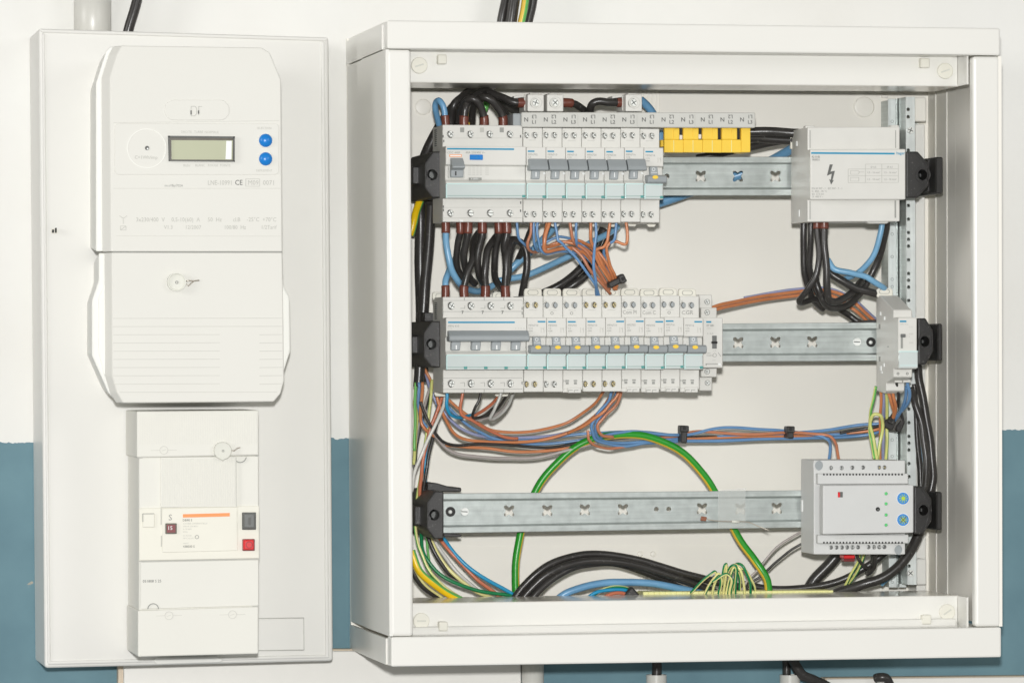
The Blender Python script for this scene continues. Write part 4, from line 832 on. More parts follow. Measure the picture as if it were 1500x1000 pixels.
for i in range(4):
    x0 = 973+28.2*i; xs = x0+22.3
    x1 = x0+(28.2 if i < 3 else 42) if False else x0+28.2
    dq = .158+.0001*i; g = G(); g.box(x0+.1, 187.8, xs, 204.4, dq, .154, .0004); g.box(xs+5.4, 187.8, x0+28.1, 204.4, dq, .154, .0004); g.box(x0+.1, 204.6, x0+28.1, 223.6, dq, .154, .0004); sgm = obj('segment', g, 'yellow', yc)
    g = G(); g.box(x0+14, 188.5, xs-.3, 204.5, .1588, .15, .0003); obj('tooth_step', g, 'yellow', sgm); g = G(); g.box(x0+13.6, 205.5, x0+14.4, 222.5, .1585, .15); obj('tooth_edge', g, 'lyellow', sgm)
g = G(); g.poly([(1085.9, 187.8), (1099.3, 187.8), (1099.3, 223.3), (1085.9, 223.3)], .1582, .13, .0004); obj('segment', g, 'yellow', yc)
g = G(); g.box(975, 188.5, 1098, 205, .1535, .148); obj('comb_bar', g, 'hole', bu)
for x, y in ((997.5, 201), (1025, 200)): g = G(); g.box(x-2, y-3, x+2, y+3.4, .1538, .153); obj('comb_tooth', g, 'white', bu)
g = G(); g.box(968, 205, 973, 215, .15, .13, .0004); obj('tongue', g, 'yellow', yc)
# ---------------------------------------------------------------- grey distribution block
ds = thing('distribution_block', 'wide grey distribution block with a lightning warning arrow, right end of upper row', 'distribution block', P(1255, 325, RL))
xm = 1257; z = lambda y, d: P(xm, y, d).z
g = G(); SD = .172; ND = .182
g.poly([(1183, 186.5), (1318, 186), (1318, 324.3), (1183, 325)], SD, RL+.0003, .0008, 0, 2); g.poly([(1187, 218.8), (1326.6, 218.3), (1326.6, 292.3), (1187, 292.6)], ND, SD-.001, .001, 0, 2); obj('body', g, 'grey', ds)
g = G()
for x in (1186.7, 1312): g.line(x, 191, x, 217, .8, SD, .0004)
g.line(1186.7, 294.5, 1186.7, 321, .8, SD, .0004); obj('moulded_line', g, 'ink', ds)
g = G(); g.box(1310.6, 294, 1312.6, 319, SD+.0004, SD-.001); obj('terminal_slot', g, 'ink', ds)
g = G(); g.box(1180, 184.2, 1194, 188.4, SD-.004, SD-.012, .0006); g.box(1305, 183.5, 1317, 189, SD-.004, SD-.012, .0006); obj('mounting_ear', g, 'grey', ds)
g = G(); g.poly([(1267, 323), (1303, 323), (1300, 327.5), (1272, 327.5)], SD-.006, SD-.014, .0006); obj('mounting_ear', g, 'grey', ds)
g = G(); g.box(1188.3, 223.5, 1310.5, 226, ND+.0003, ND); obj('stripe', g, 'stripe', ds); text(ds, 'hager', 1313, 226.4, 4.2, ND, 'stripe', bold=.00003)
text(ds, 'KJ 01B', 1189, 231.4, 3.2, ND, 'inkdark'); text(ds, '160021', 1189, 235.4, 3, ND, 'inkdark')
for s_, y in (('EN 60 947 - 1   IEC 947 - 7 - 1', 277.3), ('In  80A - 40 \u00b0C', 281.4), ('Ipk  27,5 kA', 285.4), ('Ui  400 V ~', 289.4)): text(ds, s_, 1189, y, 2.8, ND, 'ink', sx=.95)
g = G(); g.poly([(1215.5, 241), (1220, 241), (1216.5, 251.5), (1223, 250.3), (1219.5, 264.5), (1221.5, 263.8), (1217.5, 270.5), (1214.8, 262.5), (1217, 263.8), (1218.5, 254.5), (1211.5, 257.5)], ND+.0003, ND-.0001); obj('lightning_arrow', g, 'inkdark', ds)
g = G()
for q in ((1242.5, 247.8, 1316, 247.3), (1242.5, 257.7, 1316, 257.3), (1242.5, 267.7, 1316, 267.3), (1267.7, 240.6, 1316, 240.3), (1242.5, 247.8, 1242.5, 267.7), (1267.7, 240.6, 1267.7, 267.6), (1291.7, 240.5, 1291.7, 267.5), (1316, 240.3, 1316, 267.3),
    (1246, 250, 1257, 250), (1257, 250, 1259, 252.5), (1259, 252.5, 1257, 255.5), (1257, 255.5, 1246, 255.5), (1246, 255.5, 1246, 250), (1259, 252, 1266, 252), (1246, 260, 1258, 260), (1258, 265.5, 1246, 265.5), (1246, 265.5, 1246, 260), (1258, 260, 1258, 265.5)): g.line(*q, .6, ND, .0003)
obj('printed_table', g, 'inkpale', ds)
for s_, x, y in (('\u00d8 6,5', 1279.5, 246), ('\u00d8 6,5', 1303.5, 246), ('1,5 - 16 mm\u00b2', 1279.7, 254), ('1,5 - 16 mm\u00b2', 1304, 254), ('1,5 - 10 mm\u00b2', 1279.7, 264), ('1,5 - 10 mm\u00b2', 1304, 264)): text(ds, s_, x, y, 2.7, ND, 'ink', 'CENTER')
# left flank furniture
def flank_box(parent, xr, d0, d1, ya, yb, m, nm, e=.0006):
    g = G(); p = P(*xr); z0, z1 = P(xr[0], ya, xr[2]).z, P(xr[0], yb, xr[2]).z
    g.world([Vector((p.x+.0003, -d1, z0)), Vector((p.x-e, -d1, z0)), Vector((p.x-e, -d1, z1)), Vector((p.x+.0003, -d1, z1))], [Vector((p.x+.0003, -d0, z0)), Vector((p.x-e, -d0, z0)), Vector((p.x-e, -d0, z1)), Vector((p.x+.0003, -d0, z1))])
    return obj(nm, g, m, parent)
flank_box(ds, (1183, 255, SD), .133, .137, 204, 211, 'white', 'snap_slot'); flank_box(ds, (1183, 255, SD), .142, .145, 306, 316, 'white', 'snap_slot'); flank_box(ds, (1183, 255, SD), .1155, .1185, 190, 214, 'cream', 'clip_edge', .0012)
# ---------------------------------------------------------------- residual module at the right end of middle row
rm = thing('circuit_breaker', 'single breaker at the far right of the middle rail showing its grey flank', 'circuit breaker', P(1320, 572, RL))
xm = 1325; z = lambda y, d: P(xm, y, d).z; SM_, NM = .171, .186
X0, X1 = P(1309, 450, SM_).x, P(1336, 450, SM_).x
g = G(); g.prism([(RL+.0003, z(433, .12)), (.128, z(433, .128)), (SM_-.002, z(453, SM_)), (SM_, z(454, SM_)), (SM_, z(465, SM_)), (NM, z(465, NM)), (NM, z(540, NM)), (SM_, z(540, SM_)), (SM_, z(552, SM_)), (SM_-.004, z(554, SM_)), (.147, z(561, .15)), (.147, z(572, .147)), (.14, z(576, .14)), (RL+.0003, z(572, .12))], X0, X1, .0007); obj('body', g, 'grey', rm)
g = G(); g.poly(rrect(1284, 422, 1308, 436, 4, 3), RL+.008, RL+.003, .0006); cl = obj('rail_clip', g, 'cream', rm); g = G(); q = rrect(1288, 424, 1303, 430, 2.8, 3)
for a_, b_ in zip(q, q[1:]+q[:1]): g.line(*a_, *b_, .6, RL+.008, .0004)
obj('clip_slot', g, 'ink', cl)
xo = P(1309, 450, SM_); g = G(); k = at_depth([(1309, 450)], SM_, NM)[0][0]
g = G(); g.box(k+2, 469.3, k+11.5, 471.8, NM+.0003, NM); obj('stripe', g, 'stripe', rm)
g = G(); g.box(k+3.6, 489, k+10.6, 494, NM+.0016, NM-.001, .0004); sw = obj('toggle', g, 'btngrey', rm); g = G(); g.box(k+3.4, 494, k+6.4, 510, NM+.0004, NM-.001); obj('toggle_slot', g, 'ink', sw)
for s_, y in (('MFN 716', 476), ('C16', 480), ('6000', 490), ('3', 494), ('230V', 503)): text(rm, s_, k+(2 if y == 476 else 15), y, 2.4, NM, 'inkpale')
g = G(); g.box(k+1, 514.6, k+28.4, 539, NM+.002, NM-.001, .0006); w = obj('label_window', g, 'teal', rm); g = G(); g.box(k+1, 513.8, k+28.4, 515.4, NM+.0024, NM); g.line(k+2, 535, k+27, 535, .9, NM+.002, .0003); obj('window_rim', g, 'tealrim', w)
for x in (1315.5, 1329): g = G(); g.ring(x, 547, 2, 1.2, SM_+.0003, SM_-.001, 12); obj('test_hole', g, 'inkdark', rm)
g = G(); g.box(1311, 556, 1322, 560, .158, .148, .0005); g.box(1323, 556, 1334.5, 560, .158, .148, .0005); obj('push_terminal', g, 'grey', rm)
for d0, ya, yb, m_ in ((.127, 456, 461, 'white'), (.140, 463, 468, 'white'), (.125, 474, 481, 'ink'), (.125, 522, 529, 'ink'), (.138, 532, 537, 'white'), (.128, 536, 543, 'white'), (.131, 544, 547, 'white'), (.152, 507, 508, 'ink')): flank_box(rm, (1309, 450, SM_), d0, d0+.004, ya, yb, m_, 'snap_slot')
# ---------------------------------------------------------------- big lighting control module on the lowest rail
lm = thing('control_module', 'large grey control module with two round blue buttons on the lowest rail', 'module', P(1260, 812, RL))
A1, A2, A3 = .159, .166, .177
g = G(); g.poly([(1192, 673.5), (1326, 674), (1326, 811.5), (1192, 811.5)], A1, RL+.0004, .0008, 0, 2)
hol = G()
th = [(1220, 685.3), (1235.6, 685.3), (1251.2, 684.8), (1267, 684.6), (1290.6, 684.5), (1298.4, 684.5)]
bh = [(1220, 801.7), (1228, 801.7), (1236, 801.7), (1243.7, 801.6), (1251.5, 801.5), (1259.6, 801.4), (1275, 801.2), (1283, 801.2), (1290.8, 801.2), (1298.4, 801)]
for x, y in th+bh: hol.cyl(x, y, 3.3, A1+.006, A1-.009, 14)
hol.cyl(1201, 681.5, 7.8, A1+.006, A1-.0015, 22); hol.cyl(1317.4, 805, 7.8, A1+.006, A1-.0015, 22)
me = cut(g, hol, ORG[lm], ['mod'], 'base'); obj('base', me, [], lm)
for x, y in ((1201, 681.5), (1317.4, 805)): g = G(); g.cyl(x, y, 7.5, A1-.0012, A1-.002, 20); obj('round_cap', g, 'tog', lm)
for i, (x, y) in enumerate(th+bh):
    if i in (0, 1, 13, 14, 10): screw(lm, x, y, 2.6, A1, deep=.003)
    elif i in (4, 5): g = G(); g.cyl(x, y, 2.8, A1-.004, A1-.006, 12); obj('terminal_core', g, 'brass', lm)
g = G(); g.poly([(1198, 693), (1330.5, 693.2), (1330.5, 708.5), (1198, 709)], A2, A1-.0008, .0007); obj('step_block', g, 'mod', lm); g = G(); g.poly([(1198, 783), (1331, 782.5), (1331, 795.3), (1198, 795.8)], A2+.0002, A1-.0008, .0007); obj('step_block', g, 'mod', lm)
for y in (694.6, 794.2):
    g = G()
    for k in range(25): g.box(1207+4.77*k-1, y-1.3, 1207+4.77*k+1, y+1.3, A2+.0005, A2-.001)
    tag(obj('vent_dots', g, 'hole', lm), kind='stuff')
g = G(); g.poly([(1205.5, 710.5), (1338.5, 709.5), (1338.5, 780), (1205.5, 782.5)], A3, A2-.002, .0012, 0, 2); fc_ = obj('front_panel', g, 'mod', lm)
g = G(); g.box(1227.5, 720, 1234.5, 728, A3+.0003, A3-.001); wn = obj('indicator_window', g, 'inkdark', lm); g = G(); g.box(1227.5, 720.5, 1230.4, 728, A3+.0005, A3); obj('indicator_flag', g, 'red', wn)
for y in (722.6, 737.4, 753.7, 768.4): g = G(); g.ring(1298, y, 3, 2.5, A3+.0006, A3-.001, 14); rg = obj('lamp_ring', g, 'mod', lm); g = G(); g.dome(1298, y, 2.6, A3+.0001, .0012, 14); obj('lamp', g, 'led', rg)
g = G(); g.cyl(1286, 745.4, 3.3, A3+.0004, A3-.001, 16); hb = obj('reset_hole', g, 'hole', lm); g = G(); g.cyl(1286.3, 746, 1.3, A3+.0007, A3, 10); obj('reset_pin', g, 'btngrey', hb)
for j, y in enumerate((729.6, 761)):
    g = G(); g.ring(1323, y, 9.9, 9, A3+.0005, A3-.001, 32); cr_ = obj('button_collar', g, 'white', lm); g = G(); g.cyl(1323, y, 9.1, A3+.0012, A3-.001, 32, bev=.0003); bt_ = obj('button', g, 'bluebtn', lm)
    g = G(); g.cyl(1323.3, y, 3.3, A3+.0015, A3, 18)
    for k in range(10):
        a = k*math.pi/5; g.line(1323.3+4*math.cos(a), y+4*math.sin(a), 1323.3+6.2*math.cos(a), y+6.2*math.sin(a), .9, A3+.0012, .0003)
    obj('sun_symbol', g, 'sun', bt_)
    if j: g = G(); g.line(1318.8, y-4.6, 1327.8, y+4.6, .9, A3+.0016, .0003); g.line(1318.8, y+4.6, 1327.8, y-4.6, .9, A3+.0019, .0003); obj('cross_mark', g, 'inkdark', bt_)
g = G(); g.box(1236.5, 812.3, 1252.5, 817.5, .135, .12, .0006); obj('release_tab', g, 'red', lm); g = G(); g.box(1236.5, 816, 1252.5, 822, .128, .118, .0005); obj('tab_foot', g, 'darkred', lm)
flank_box(lm, (1192, 740, A1), .117, .122, 734, 751, 'white', 'snap_slot')
text(lm, '1 2 3 4 5 6', 1224, 789, 2.2, A2, 'inkpale')
# ================================================================ CABLES AND WIRES
def cable(label, col, r, path, kind='cable', group=None, sleeves=(), col2=None, stripe=None, phase=0, n=10):
    """path: 'x,y,depth_mm x,y,depth_mm ...' ; r in photo px ; sleeves: (t0,t1) spans in points from an end"""
    pts = [tuple(float(v) for v in q.split(',')) for q in path.split()]
    w = [P(a, b, d/1000) for a, b, d in pts]
    s = spline(w, 7)
    # hand-bent: tiny waver
    rd = random.Random(label); a0, b0 = rd.uniform(0, 6), rd.uniform(0, 6)
    for i in range(2, len(s)-2): s[i] = s[i]+Vector((math.sin(a0+i*.5)*.00022, 0, math.sin(b0+i*.43)*.00022))
    g = G(); g.tube(s, r*K(pts[0][2]/1000), n if not stripe else 12, 0, stripe, phase=phase)
    nm = {'cable': 'cable', 'wire': 'wire', 'earth_wire': 'earth_wire', 'earth_cable': 'earth_cable'}[kind]
    o = obj(nm, g, ['c_'+col]+(['c_'+col2] if col2 else []), None, label, kind.replace('_', ' '), group)
    for end, ln in sleeves:
        seq = s if end == 0 else s[::-1]; q = [seq[0]]; L = 0
        for p in seq[1:]:
            if L+(p-q[-1]).length > ln*K(.15): q.append(q[-1]+(p-q[-1]).normalized()*(ln*K(.15)-L)); break
            L += (p-q[-1]).length; q.append(p)
        g = G(); rr = (r+1.5)*K(.15); g.tube(q, rr, 14); obj('sleeve', g, 'sleeve', o)
    return o
GY = dict(col2='pyel', stripe=(0, 1, 2, 10, 11))
C = cable
gT = 'black cables looping into the top of the residual current switch'
C('light blue cable looped over into the first top terminal of the wide residual switch', 'blue', 4.6, '653,185,150 652,168,150 648,154,150 643,147,147 638.5,151,142 638,162,138 642,178,130 648,195,120', sleeves=[(0, 16)])
C('thick black cable arching left into the second top terminal of the residual switch', 'black', 5.6, '680,186,150 680,170,150 682,157,150 689,147,146 700,139,138 713,132,118 728,122,80', sleeves=[(0, 16)], group=None)
C('thick black cable curving into the third top terminal of the residual switch', 'black', 5.6, '709,186,150 708.5,171,150 704,156,152 695,146,154 684,147,150 676,158,140 672,176,128 670,198,110', sleeves=[(0, 16)])
C('thick black cable dropping steeply into the fourth top terminal of the residual switch', 'black', 5.6, '737.5,186,150 736,171,150 729,157,152 719,147,154 708,143,152 698,150,142 692,165,130 690,195,110', sleeves=[(0, 16)])
C('black cable rising behind the blue loop at the upper left of the residual switch', 'black', 6, '661,196,120 661,172,124 665,154,128 676,143,124 690,135,104 704,124,70')
C('black cable running behind the fourth brown sleeve down beside the busbar end cap', 'black', 6, '752,196,90 746,178,96 735,160,104 722,149,104 708,141,96 694,132,70')
C('grey-black cable slanting right behind the first feed clamp', 'black', 6.5, '765,166,60 748,158,70 735,149,80 722,140,84 708,131,70')
C('thick black outer cable sweeping up the left edge behind the upper bracket', 'black', 9, '618,560,60 619,500,58 617,440,56 616,380,56 616,320,58 616,275,52 620,240,44 634,205,42 654,172,46 676,146,50 700,128,48')
C('second black cable climbing steeply behind the left end of the residual switch', 'black', 7, '628,330,70 629,290,60 632,250,50 643,215,50 660,180,52 682,150,50 705,126,48')
C('black cable with brown sleeve running down from above into the leftmost feed clamp', 'black', 5.8, '775,151,148 764,151,148 750,149,147 736,143,142 722,138,136 712,133,124', sleeves=[(0, 17)])
C('black cable with brown sleeve leaving the middle feed clamp to the right', 'black', 5.5, '822,150,147 833,151,147 845,154,143 855,161,134 863,172,118', sleeves=[(0, 17)])
C('black cable bent like a hook into the lone feed clamp further right', 'black', 5.8, '920,151,147 905,150.5,147 890,149.5,147 876,149,146 867,153,144 864.5,162,138 866,178,118', sleeves=[(0, 17)])
C('short green-yellow earth cable glimpsed between the black loops above the residual switch', 'lgreen', 5, '708,166,40 711,157,42 714,146,40', kind='earth_cable')
C('thin yellow-green wire edge beside the second brown sleeve on the residual switch', 'gold', 2.2, '686,200,118 686,183,122 688,166,116 692,150,100', kind='wire')
C('blue cable passing behind the busbar and yellow cover down across the upper rail', 'blue', 6.2, '938,146,60 956,166,66 966,190,70 968,215,72')
C('blue cable rising diagonally behind the upper rail to the distribution block', 'blue', 7.5, '880,322,50 930,308,56 970,296,60 1025,276,62 1082,257,66 1130,235,80 1168,214,104')
for i, (p, lb) in enumerate((('1092,193,108 1120,193,112 1150,194,118 1175,196,122', 'uppermost thick black cable between the yellow cover and the distribution block'),
    ('1060,206,90 1098,203,100 1130,204,108 1172,206,118', 'middle thick black cable entering the left of the distribution block'),
    ('1020,232,80 1060,224,84 1098,216,92 1130,209,102 1172,203,112', 'lowest thick black cable slanting in from under the yellow cover'))):
    C(lb, 'black', 7.2 if i < 2 else 6, p)
# between the two rows, left
C('light blue cable hanging from the first lower terminal of the residual switch', 'lblue', 5, '652.8,322,148 652.8,342,148 655,366,150 660,390,150 668,408,146 678,419,138 692,426,124 708,425,112 722,418,104', sleeves=[(0, 20)])
C('light blue cable rising from the first top terminal of the wide four-pole breaker', 'lblue', 4.8, '652.5,438,147 652.5,420,147 653.5,408,145 658,396,138 664,386,124 668,376,108', sleeves=[(0, 20)])
bl = [('black cable in the left one of the paired sleeves under the residual switch', '674,322,146 674,340,146 671,356,142 668.5,375,138 671,395,134 680,412,128', 5, [(0, 20)]),
      ('black cable in the right one of the paired sleeves near the hanging blue cable', '685.5,322,149 685.5,342,149 681,362,146 679.5,380,142 684,400,136 696,416,126', 5.4, [(0, 20)]),
      ('black cable bowing from the single middle sleeve under the residual switch', '706.5,322,149 706.5,342,149 702,362,147 699,384,145 703,404,140 712,420,124', 5.6, [(0, 20)]),
      ('black cable in the left one of the paired sleeves nearest the small blue wires', '730.5,322,147 730.5,342,147 727,362,142 724,386,138 726,408,130 735,424,120', 5.2, [(0, 20)]),
      ('black cable in the right one of the paired sleeves nearest the small blue wires', '742,322,150 742,342,150 739,362,148 741,384,140 744,402,132 738,422,120', 5.6, [(0, 20)]),
      ('black cable rising to the left from the second top terminal of the four-pole breaker', '680,438,148 680,420,148 684,402,148 691,384,146 693,366,140 695,350,128 702,340,112', 5.4, [(0, 20)]),
      ('black cable rising with an arch from the third top terminal of the four-pole breaker', '710.8,438,148 710.8,420,148 710.5,398,149 712,378,148 717,360,144 726,348,134 736,343,116', 5.6, [(0, 20)]),
      ('black cable standing upright in the fourth top terminal of the four-pole breaker', '740.3,438,148 740.3,420,148 741,398,149 742,376,148 745,360,144 750,351,138 757,352,132', 5.6, [(0, 20)]),
      ('black cable bent in a round loop beside the fourth top terminal of the four-pole breaker', '745,400,110 746,376,116 750,360,120 757,353,122 766,358,122 771,372,122 772,392,122 768,412,120 764,438,112', 5.4, []),
      ('left black cable of the thick pair slanting down behind the lower breaker clips', '884,335,30 868,370,34 848,396,38 822,416,40 790,432,36 760,446,30', 6.2, []),
      ('right black cable of the thick pair slanting down behind the lower breaker clips', '900,332,26 884,366,32 862,398,40 842,416,42 815,434,36', 6.2, []),
      ('black cable dropping behind the first small breaker toward the lower left', '781,326,90 776,342,92 770,356,94 763,372,90 752,394,74', 4.8, [])]
for lb, p, r, sl_ in bl: C(lb, 'black', r, p, sleeves=sl_)
C('upper light blue cable slanting from the round black loop up behind the breakers', 'lblue', 5.3, '742,400,84 758,385,86 778,368,84 796,350,78 815,330,70')
C('lower light blue cable sweeping from the brown sleeves up to the right behind the wires', 'lblue', 4.8, '722,412,92 742,409,94 768,404,94 800,391,90 838,373,84 864,356,76 888,344,70 905,332,60')
# small wires under the upper breakers
gB1 = 'blue wires under the upper row of breakers'; gO1 = 'orange wires under the upper row of breakers'
for lb, c, r, p in (
    ('slim blue wire leftmost under the upper small breakers, bending right', 'wblue', 2.1, '757,322,148 757.5,336,148 761,350,146 768,358,142 778,364,132'),
    ('brown wire dropping and curling under the first upper small breaker', 'brown', 2.3, '778.5,322,146 777.5,340,146 773.5,354,146 773.5,364,142 780,369,134 790,368,124'),
    ('blue wire, left one of a close pair under the second upper small breaker', 'wblue', 2.1, '783,322,148 781.5,340,148 783,356,146 786,366,140 794,368,130'),
    ('blue wire, right one of a close pair under the second upper small breaker', 'wblue', 2.1, '787.8,322,149 787,342,149 790,358,148 794,368,146 803,372,140 822,368,130 846,371,128 862,380,126 880,402,124 891,420,118'),
    ('thicker orange wire bowing left under the second upper small breaker', 'orange', 3, '806,322,148 802,334,149 798,350,150 797,362,149 801,368,146 815,366,140 834,363,136 855,370,134 872,390,130 890,422,120'),
    ('orange wire hidden close behind the thicker bowed one', 'orange', 2.4, '803,322,142 799,336,142 797,352,140 801,362,136 820,357,130 845,352,126 862,360,124 880,380,122 900,418,116'),
    ('blue wire running down to the lowest bend of the orange-blue fan', 'wblue', 2.1, '813,322,150 815,338,150 817,350,150 821,355,150 829,362,149 842,376,148 858,396,146 872,418,140 878,434,128'),
    ('orange-brown wire under the third upper small breaker joining the fan', 'brown', 2.4, '834,322,148 837,338,148 839,352,146 846,358,142 862,372,140 878,398,136 893,424,126'),
    ('blue wire ending straight into the fan under the third upper small breaker', 'wblue', 2.2, '844,322,149 844,340,149 844,354,146 848,362,138 860,372,126'),
    ('orange wire dropping short and stout under the fourth upper small breaker', 'orange', 2.5, '865,322,149 865.5,340,149 866,354,147 872,366,144 882,388,140 897,420,126'),
    ('long blue wire hanging straight down through the orange fan', 'wblue', 2.2, '873,322,152 873,342,152 871.5,360,152 869.5,378,150 870.5,396,148 873,416,142 874,434,128'),
    ('orange wire under the fifth upper breaker with a kink to the left', 'orange', 2.4, '893.5,322,149 892,338,149 889.5,352,149 885,361,149 877,364,148 872,370,146 876,384,142 890,406,136 900,424,124'),
    ('blue wire under the fifth upper breaker bending back behind the kink', 'wblue', 2.2, '902.5,322,150 902,340,150 899,352,149 893,357,146 886,362,136 885,376,130 890,392,126 896,408,120'),
    ('orange wire rightmost of all, bent square then running down to the black tie', 'orange', 2.3, '917,322,150 918.5,340,150 919,353,150 915,358,149 904,354,148 893,356,147 888.5,366,146 893,386,142 900,402,138 904,420,126'),
    ('inner orange wire running from the fan straight to the black tie', 'orange', 2.4, '850,354,120 868,362,132 884,378,136 896,402,134 903,424,124'),
    ('blue wire arching highest along the top of the orange fan', 'wblue', 2.2, '790,360,122 805,352,124 820,347,126 838,350,124 852,358,122 866,370,124'),
    ('orange wire forming the upper edge of the fan under the third breaker', 'orange', 2.5, '795,366,128 810,358,130 826,354,132 842,358,134 860,366,134 880,384,132 897,412,126'),
    ('orange wire forming the lower edge of the fan and ending behind the lower clips', 'brown', 2.5, '838,362,140 854,378,142 866,398,142 882,416,138 894,430,126')):
    C(lb, c, r, p, kind='wire', group=None)
def tie(label, cx, cy, d, w, h, ang, wide=10):
    t = thing('cable_tie', label, 'cable tie', P(cx, cy, d), 'black cable ties round the wire bundles')
    ca, sa = math.cos(ang), math.sin(ang)
    def rot(pts): return [(cx+u*ca-v*sa, cy+u*sa+v*ca) for u, v in pts]
    g = G(); g.poly(rot([(-w/2, -h/2), (w/2, -h/2), (w/2, h/2), (-w/2, h/2)]), d+.003, d-.012, .001); obj('band', g, 'black', t)
    g = G(); g.poly(rot([(-wide/2, -h/2-3), (wide/2, -h/2-3), (wide/2, -h/2+6.5), (-wide/2, -h/2+6.5)]), d+.0065, d-.004, .0008); hd = obj('head', g, 'black', t)
    g = G(); g.poly(rot([(-2, -h/2-1), (2, -h/2-1), (2, -h/2+3), (-2, -h/2+3)]), d+.0072, d+.004, .0003); obj('pawl', g, 'hole', hd)
    return t
tie('black cable tie with a chunky head where the orange fan ends above the lower row', 903, 413, .136, 9, 24, 1.1, 13)
# orange feed to the timer module and on to the right
C('orange wire curving along the top from the timer module to the right', 'orange', 2.7, '1040,452,120 1060,445,112 1090,439,96 1130,432,84 1170,427,76 1205,425,72 1230,430,70 1252,444,72 1268,458,80 1284,474,92', kind='wire')
C('orange wire running just below its twin from the timer module to the right', 'orange', 2.7, '1040,456,116 1062,450,108 1095,443,92 1135,437,80 1172,432,74 1205,430,70 1226,436,68 1246,450,70 1262,462,78 1278,478,88', kind='wire')
C('mauve-grey wire above the orange pair between timer module and far right breaker', 'lav', 2.2, '1090,436,70 1130,429,66 1168,423,64 1205,422,62 1232,428,62 1256,443,66 1272,457,76 1288,472,88', kind='wire')
# under the distribution block
for lb, p, r, sl_ in (
    ('outermost left black cable hanging from the distribution block', '1177.5,318,128 1177.5,340,128 1177,370,126 1179,400,124 1184,420,120 1192,440,112 1206,452,104', 5.2, []),
    ('second black cable hanging from the distribution block, close behind the first', '1188,318,138 1188,345,138 1186,375,134 1187,398,130 1193,420,126 1204,438,120', 4.6, []),
    ('black cable in the left brown sleeve, crossing over to a bend at lower left', '1196,316,144 1197,336,144 1199.5,365,146 1199,388,147 1193,408,146 1183,424,142 1172,438,134 1173,443,128 1186,440,120 1198,439,114 1208,450,106', 4.7, [(0, 20)]),
    ('black cable in the right brown sleeve, falling into the large bottom loop', '1207,316,147 1207,336,147 1208,366,148 1211,398,148 1211.5,424,146 1214,438,142 1224,442,136 1238,436,128 1252,424,118 1262,412,108', 5.6, [(0, 20)]),
    ('black cable forming the bottom of the loop below the distribution block', '1194,406,136 1199,424,138 1206,440,136 1216,450,130 1230,451,122 1244,445,114 1256,434,106 1266,420,100 1280,396,100 1291,366,106 1297,340,116 1299,318,122', 5.6, []),
    ('black cable sagging to the right into the far right breaker', '1213,396,120 1222,404,122 1238,414,124 1256,423,124 1275,428,122 1300,434,112', 6, []),
    ('black cable ducking under the loop toward the middle rail', '1228,452,90 1244,462,88 1256,470,90 1268,478,92', 4.6, [])):
    C(lb, 'black', r, p, sleeves=sl_)
C('blue cable swinging down leftward from the right end of the distribution block', 'lblue', 4.4, '1293,318,130 1290.5,336,130 1286,358,128 1277,378,124 1266,392,120 1254,401,116 1242,407,110 1230,412,100')
C('blue cable curving right from the black loop into the far right breaker', 'lblue', 4.6, '1212,380,126 1219,391,128 1230,397,130 1248,400,132 1264,404,132 1278,411,130 1292,420,124 1300,428,114')
# under the four-pole breaker
for lb, c, r, p in (
    ('bright turquoise-blue wire bending sharply under the four-pole breaker', 'cyan', 2.6, '654.5,568,148 654.5,584,148 655,597,147 659,606,144 668,611,138 682,610,128 698,606,112'),
    ('red-orange wire dropping from the second lower terminal of the four-pole breaker', 'rorange', 2.4, '678,568,148 676.5,584,148 674,600,147 678,608,146 690,615,142 706,624,136 722,633,130 740,640,124 758,642,116'),
    ('black wire dropping at a slant from the third lower terminal of the four-pole breaker', 'black', 2.2, '706,568,148 702,584,149 696,598,148 692,609,143 700,612,136 712,607,126 722,598,112'),
    ('light grey wire dropping at a slant from the fourth lower terminal of the four-pole breaker', 'grey', 2.4, '735,568,149 731,584,149 724,600,148 718,612,144 724,613,136 736,604,126 746,590,118 752,576,110'),
    ('red-orange wire running up behind the grey slant to the small breakers', 'rorange', 2.5, '688,613,134 700,606,130 712,598,124 724,588,116 736,574,104'),
    ('black wire hidden behind the grey slant under the four-pole breaker', 'black', 2.3, '694,613,130 708,610,128 722,604,122 734,592,116 746,574,104'),
    ('mid-grey wire deepest of the slanting group under the four-pole breaker', 'mauve', 2.4, '692,614,126 704,614,122 720,610,116 734,602,108 746,588,98')):
    C(lb, c, r, p, kind='wire')
